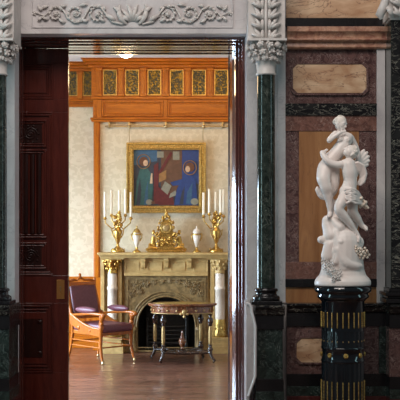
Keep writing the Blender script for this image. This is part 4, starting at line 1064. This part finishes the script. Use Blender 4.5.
for q in (-1,1): b.ell(hd+fd*5.4/ss+fs*q*2.1/ss+fu*1.7/ss, (1.6/ss,.8/ss,.6/ss), 8, 6, rot); b.ell(hd+fs*q*5.4/ss-fd*.5/ss, (.7/ss,1.2/ss,1.8/ss), 8, 6, rot)
b.ell(hd+fd*5.9/ss-fu*3.6/ss, (1.5/ss,.8/ss,.6/ss), 8, 6, rot)
fig2 = b.build('winged_figure', st_, stt, remesh=.0032, smooth=8)
b = MB(); b.ell(hd-fd*1.4/ss+fu*1.0/ss, (6.0/ss,6.2/ss,6.8/ss), 16, 12, rot); rnd = random.Random(9)
for k in range(60):
    a = rnd.uniform(0, 2*PI); e = rnd.uniform(-.9, 1.5)
    dd = (fs*math.cos(a)+(-fd)*abs(math.sin(a)))*math.cos(e)+fu*math.sin(e)
    b.ell(hd-fd*1.0/ss+fu*.8/ss+dd*6.0/ss, rnd.uniform(1.3,2.1)/ss, 7, 5)
b.build('hair', M['statuehair'], fig2, remesh=.0028, smooth=1)
# wings of the front figure: feathered, one curling forward, one spread behind
b = MB()
for i in range(6):
    a = [(350.5+.7*i, 164.5+1.7*i, .065-.003*i), (355+.3*i, 164+1.5*i, .075-.004*i), (360.8-.4*i, 167+1.6*i, .07-.005*i), (363.2-.9*i, 175+1.0*i, .06-.005*i), (361.5-1.1*i, 183+.2*i, .055-.005*i), (358-.7*i, 186.5-.2*i, .05-.005*i)]
    b.tube([S(*q) for q in a], [1.3/ss,1.7/ss,1.8/ss,1.6/ss,1.3/ss,.5/ss], 10)
b.build('wing', st_, fig2, remesh=.003, smooth=1)
b = MB()
for i, (tx_, ty_) in enumerate(((365,149),(368.3,151.5),(370,155.5),(370.3,160),(369,164.5),(366,168.5),(361.5,171))):
    b.tube([S(352,167+.6*i,-.02), S((352+tx_)/2+.5,(167+ty_)/2+.3*i,-.055), S(352+(tx_-352)*.82,167+(ty_-167)*.82,-.065), S(tx_,ty_,-.06)], [2.0/ss,2.7/ss,2.5/ss,1.1/ss], 12)
b.build('wing', st_, fig2, remesh=.003, smooth=2)
# drapery round the hips
b = MB(); rnd = random.Random(2)
for i in range(7):
    k = i*2.1; w_ = 1.2*math.sin(i*2.3)
    b.tube([S(339.5-.5*i,193.5+1.6*i,.055+.01*(i%2)), S(343,190.5+k+w_,.118), S(347,190+k-w_*.5,.128), S(351,191+k+w_*.6,.115), S(355,193.5+k*.85,.085), S(358.5+.3*i,197+k*.6,.05)], [.8/ss,1.35/ss,1.5/ss,1.35/ss,1.5/ss,1.0/ss], 10)
b.build('drapery', st_, fig2, remesh=.0027, smooth=1)
b = MB()
for (cx_, cy_, d, n) in ((360.5,205,.045,12), (357,200,.06,6), (364,207,.03,6)):
    for k in range(n):
        a = rnd.uniform(0, 2*PI); rr = rnd.uniform(0, 4)
        b.ell(S(cx_+rr*math.cos(a), cy_+rr*math.sin(a), d+rnd.uniform(-.015,.02)), rnd.uniform(1.1,2.2)/ss, 7, 5)
b.build('drapery_knot', M['statueflower'], fig2, remesh=.003, smooth=1)
# rock mound
b = MB()
b.lathe(sx0-.001, SY, [(27.8/ss,PT_+.001),(28.2/ss,PT_+2/ss),(28/ss,PT_+5/ss),(26/ss,PT_+8/ss),(23.5/ss,PT_+10.5/ss),(21.5/ss,PT_+16/ss),(20/ss,PT_+30/ss)], 40, sy=.88)
rnd = random.Random(6)
limb(b, [(342,264,0,19),(342,255,0,19),(342.5,243,0,18),(341,232,-.02,14.5),(337,222,-.03,10.5)])
limb(b, [(330,236,.03,8.5),(327,226,.02,6.6),(326,221,.02,5.4)])
limb(b, [(323,240,.03,4.5),(319.5,240,.035,3.9)]); limb(b, [(326,256,.05,7),(328,246,.05,6.5)]); limb(b, [(350,226,-.04,8),(352,216,-.05,6),(353,203,-.05,4.8),(351,190,-.05,3.6)])
limb(b, [(335,250,.09,5),(342,262,.10,5.5),(352,266,.09,4),(358,266,.06,2.5)]); limb(b, [(334,232,.06,4),(336,246,.09,4),(333,262,.10,3.5)]); limb(b, [(342,236,.07,3.5),(343,250,.10,3.5)])
limb(b, [(332,222,.03,5),(338,228,.05,6)]); limb(b, [(334,205,-.05,5.5),(336,216,-.04,7)])
for k in range(40):
    a = rnd.uniform(0, 2*PI); h_ = rnd.uniform(240, 274)
    b.ell((sx0+(17.5/ss)*math.cos(a), SY+(17/ss)*math.sin(a), PT_+(286-h_)/ss), (rnd.uniform(2,4.5)/ss, rnd.uniform(2,4)/ss, rnd.uniform(2,6)/ss), 8, 6)
b.build('rock_mound', st_, stt, remesh=.0045, smooth=4)
b = MB()
def flower(c, r):
    for q in range(5):
        b.ell(Vector(c)+Vector((r*math.cos(q*1.257), -r*.15, r*math.sin(q*1.257))), (r*.55, r*.4, r*.55), 7, 5)
    b.ell(Vector(c)+Vector((0,-r*.35,0)), r*.35, 7, 5)
for (px, py, d, r) in ((352,249,.10,2.6),(356.5,252,.09,3.0),(361,251,.07,2.8),(364,255,.05,2.6),(359,256,.08,2.4)): flower(S(px,py,d), r/ss)
b.build('flower_cluster', M['statueflower'], stt)
b = MB()
for (px, py, d, r) in () if False else ((321.5,262,.08,2.4),(324,266,.11,2.3),(327,264,.125,2.2),(326,270,.12,2.3),(330,272,.14,2.4),(333,276,.145,2.2),(330,278,.14,2.0),(322.5,268,.09,1.8),(335,271,.14,2.0),(328,268,.125,1.6)): flower(S(px,py,d), r/ss)
b.tube([S(320,261,.07), S(325,268,.125), S(331,275,.145), S(336,279,.145)], 1.0/ss, 6)
b.build('flower_cluster', M['carved'], stt)

# ================================================================ LIGHT
def area(name, loc, target, size, sizey, power, col):
    l = bpy.data.lights.new(name, 'AREA'); l.shape = 'RECTANGLE'; l.size = size; l.size_y = sizey; l.energy = power; l.color = col
    o = bpy.data.objects.new(name, l); COL.objects.link(o); o.location = loc
    o.rotation_euler = (Vector(target)-Vector(loc)).to_track_quat('-Z', 'Y').to_euler(); return o
area('window_sky', (-6.6, 10.6, 3.1), (-1.6, 10.9, .4), 5.0, 2.6, 1900, (.62,.80,1.0))
area('window_daylight', (-5.2, 10.8, 1.4), (-1.0, 11.2, .9), 3.8, 1.8, 640, (.62,.80,1.0))
def point(name, loc, power, col, r=.12):
    l = bpy.data.lights.new(name, 'POINT'); l.energy = power; l.color = col; l.shadow_soft_size = r
    o = bpy.data.objects.new(name, l); COL.objects.link(o); o.location = loc; return o
point('lamp_glow', (lx, ly, lz-.16), 14, (1.0,.68,.36))
area('far_room_warm_fill', (-.4, 11.3, 3.85), (-.5, 13.4, 2.3), 2.4, .5, 25, (1.0,.60,.24))  # added warm fill without a fixture, for the golden glow on the frieze
area('near_room_left_window', (-3.3, 4.7, 1.9), (.7, 6.5, 1.6), .14, 3.2, 34, (.55,.92,1.0))
area('near_room_right_window', (2.7, 5.6, 2.1), (.4, 6.6, 1.9), .25, 2.4, 6, (.55,.95,1.0))
area('near_room_overhead_fill', (-.6, 3.6, 5.2), (0, 6.6, 2.4), 3.0, 1.6, 122, (1.0,.91,.86))  # added overhead fill, makes the lintel brighter than the lower wall
sl = bpy.data.lights.new('statue_spot', 'SPOT'); sl.energy = 60; sl.color = (1.0,.86,.74); sl.spot_size = math.radians(26); sl.spot_blend = .6; sl.shadow_soft_size = .12
so_ = bpy.data.objects.new('statue_spot', sl); COL.objects.link(so_); so_.location = (-.2, 3.6, 3.7); so_.rotation_euler = (Vector((sx0, SY, 1.75))-so_.location).to_track_quat('-Z', 'Y').to_euler()
w = bpy.data.worlds.new('world'); C.world = w; w.use_nodes = True
bg = w.node_tree.nodes['Background']; bg.inputs[0].default_value = (.84,.77,.78,1); bg.inputs[1].default_value = .10

cam = bpy.data.cameras.new('camera'); co = bpy.data.objects.new('camera', cam); COL.objects.link(co)
co.location = (0, 0, CAMZ); co.rotation_euler = (PI/2, 0, 0); cam.sensor_width = 36; cam.lens = 36*F/400
cam.shift_x = -(CX-200)/400; cam.shift_y = (HY-200)/400; cam.clip_start = .05
C.camera = co
C.view_settings.view_transform = 'Standard'; C.view_settings.look = 'None'; C.view_settings.gamma = 1; C.view_settings.exposure = 0
C.view_settings.use_curve_mapping = False
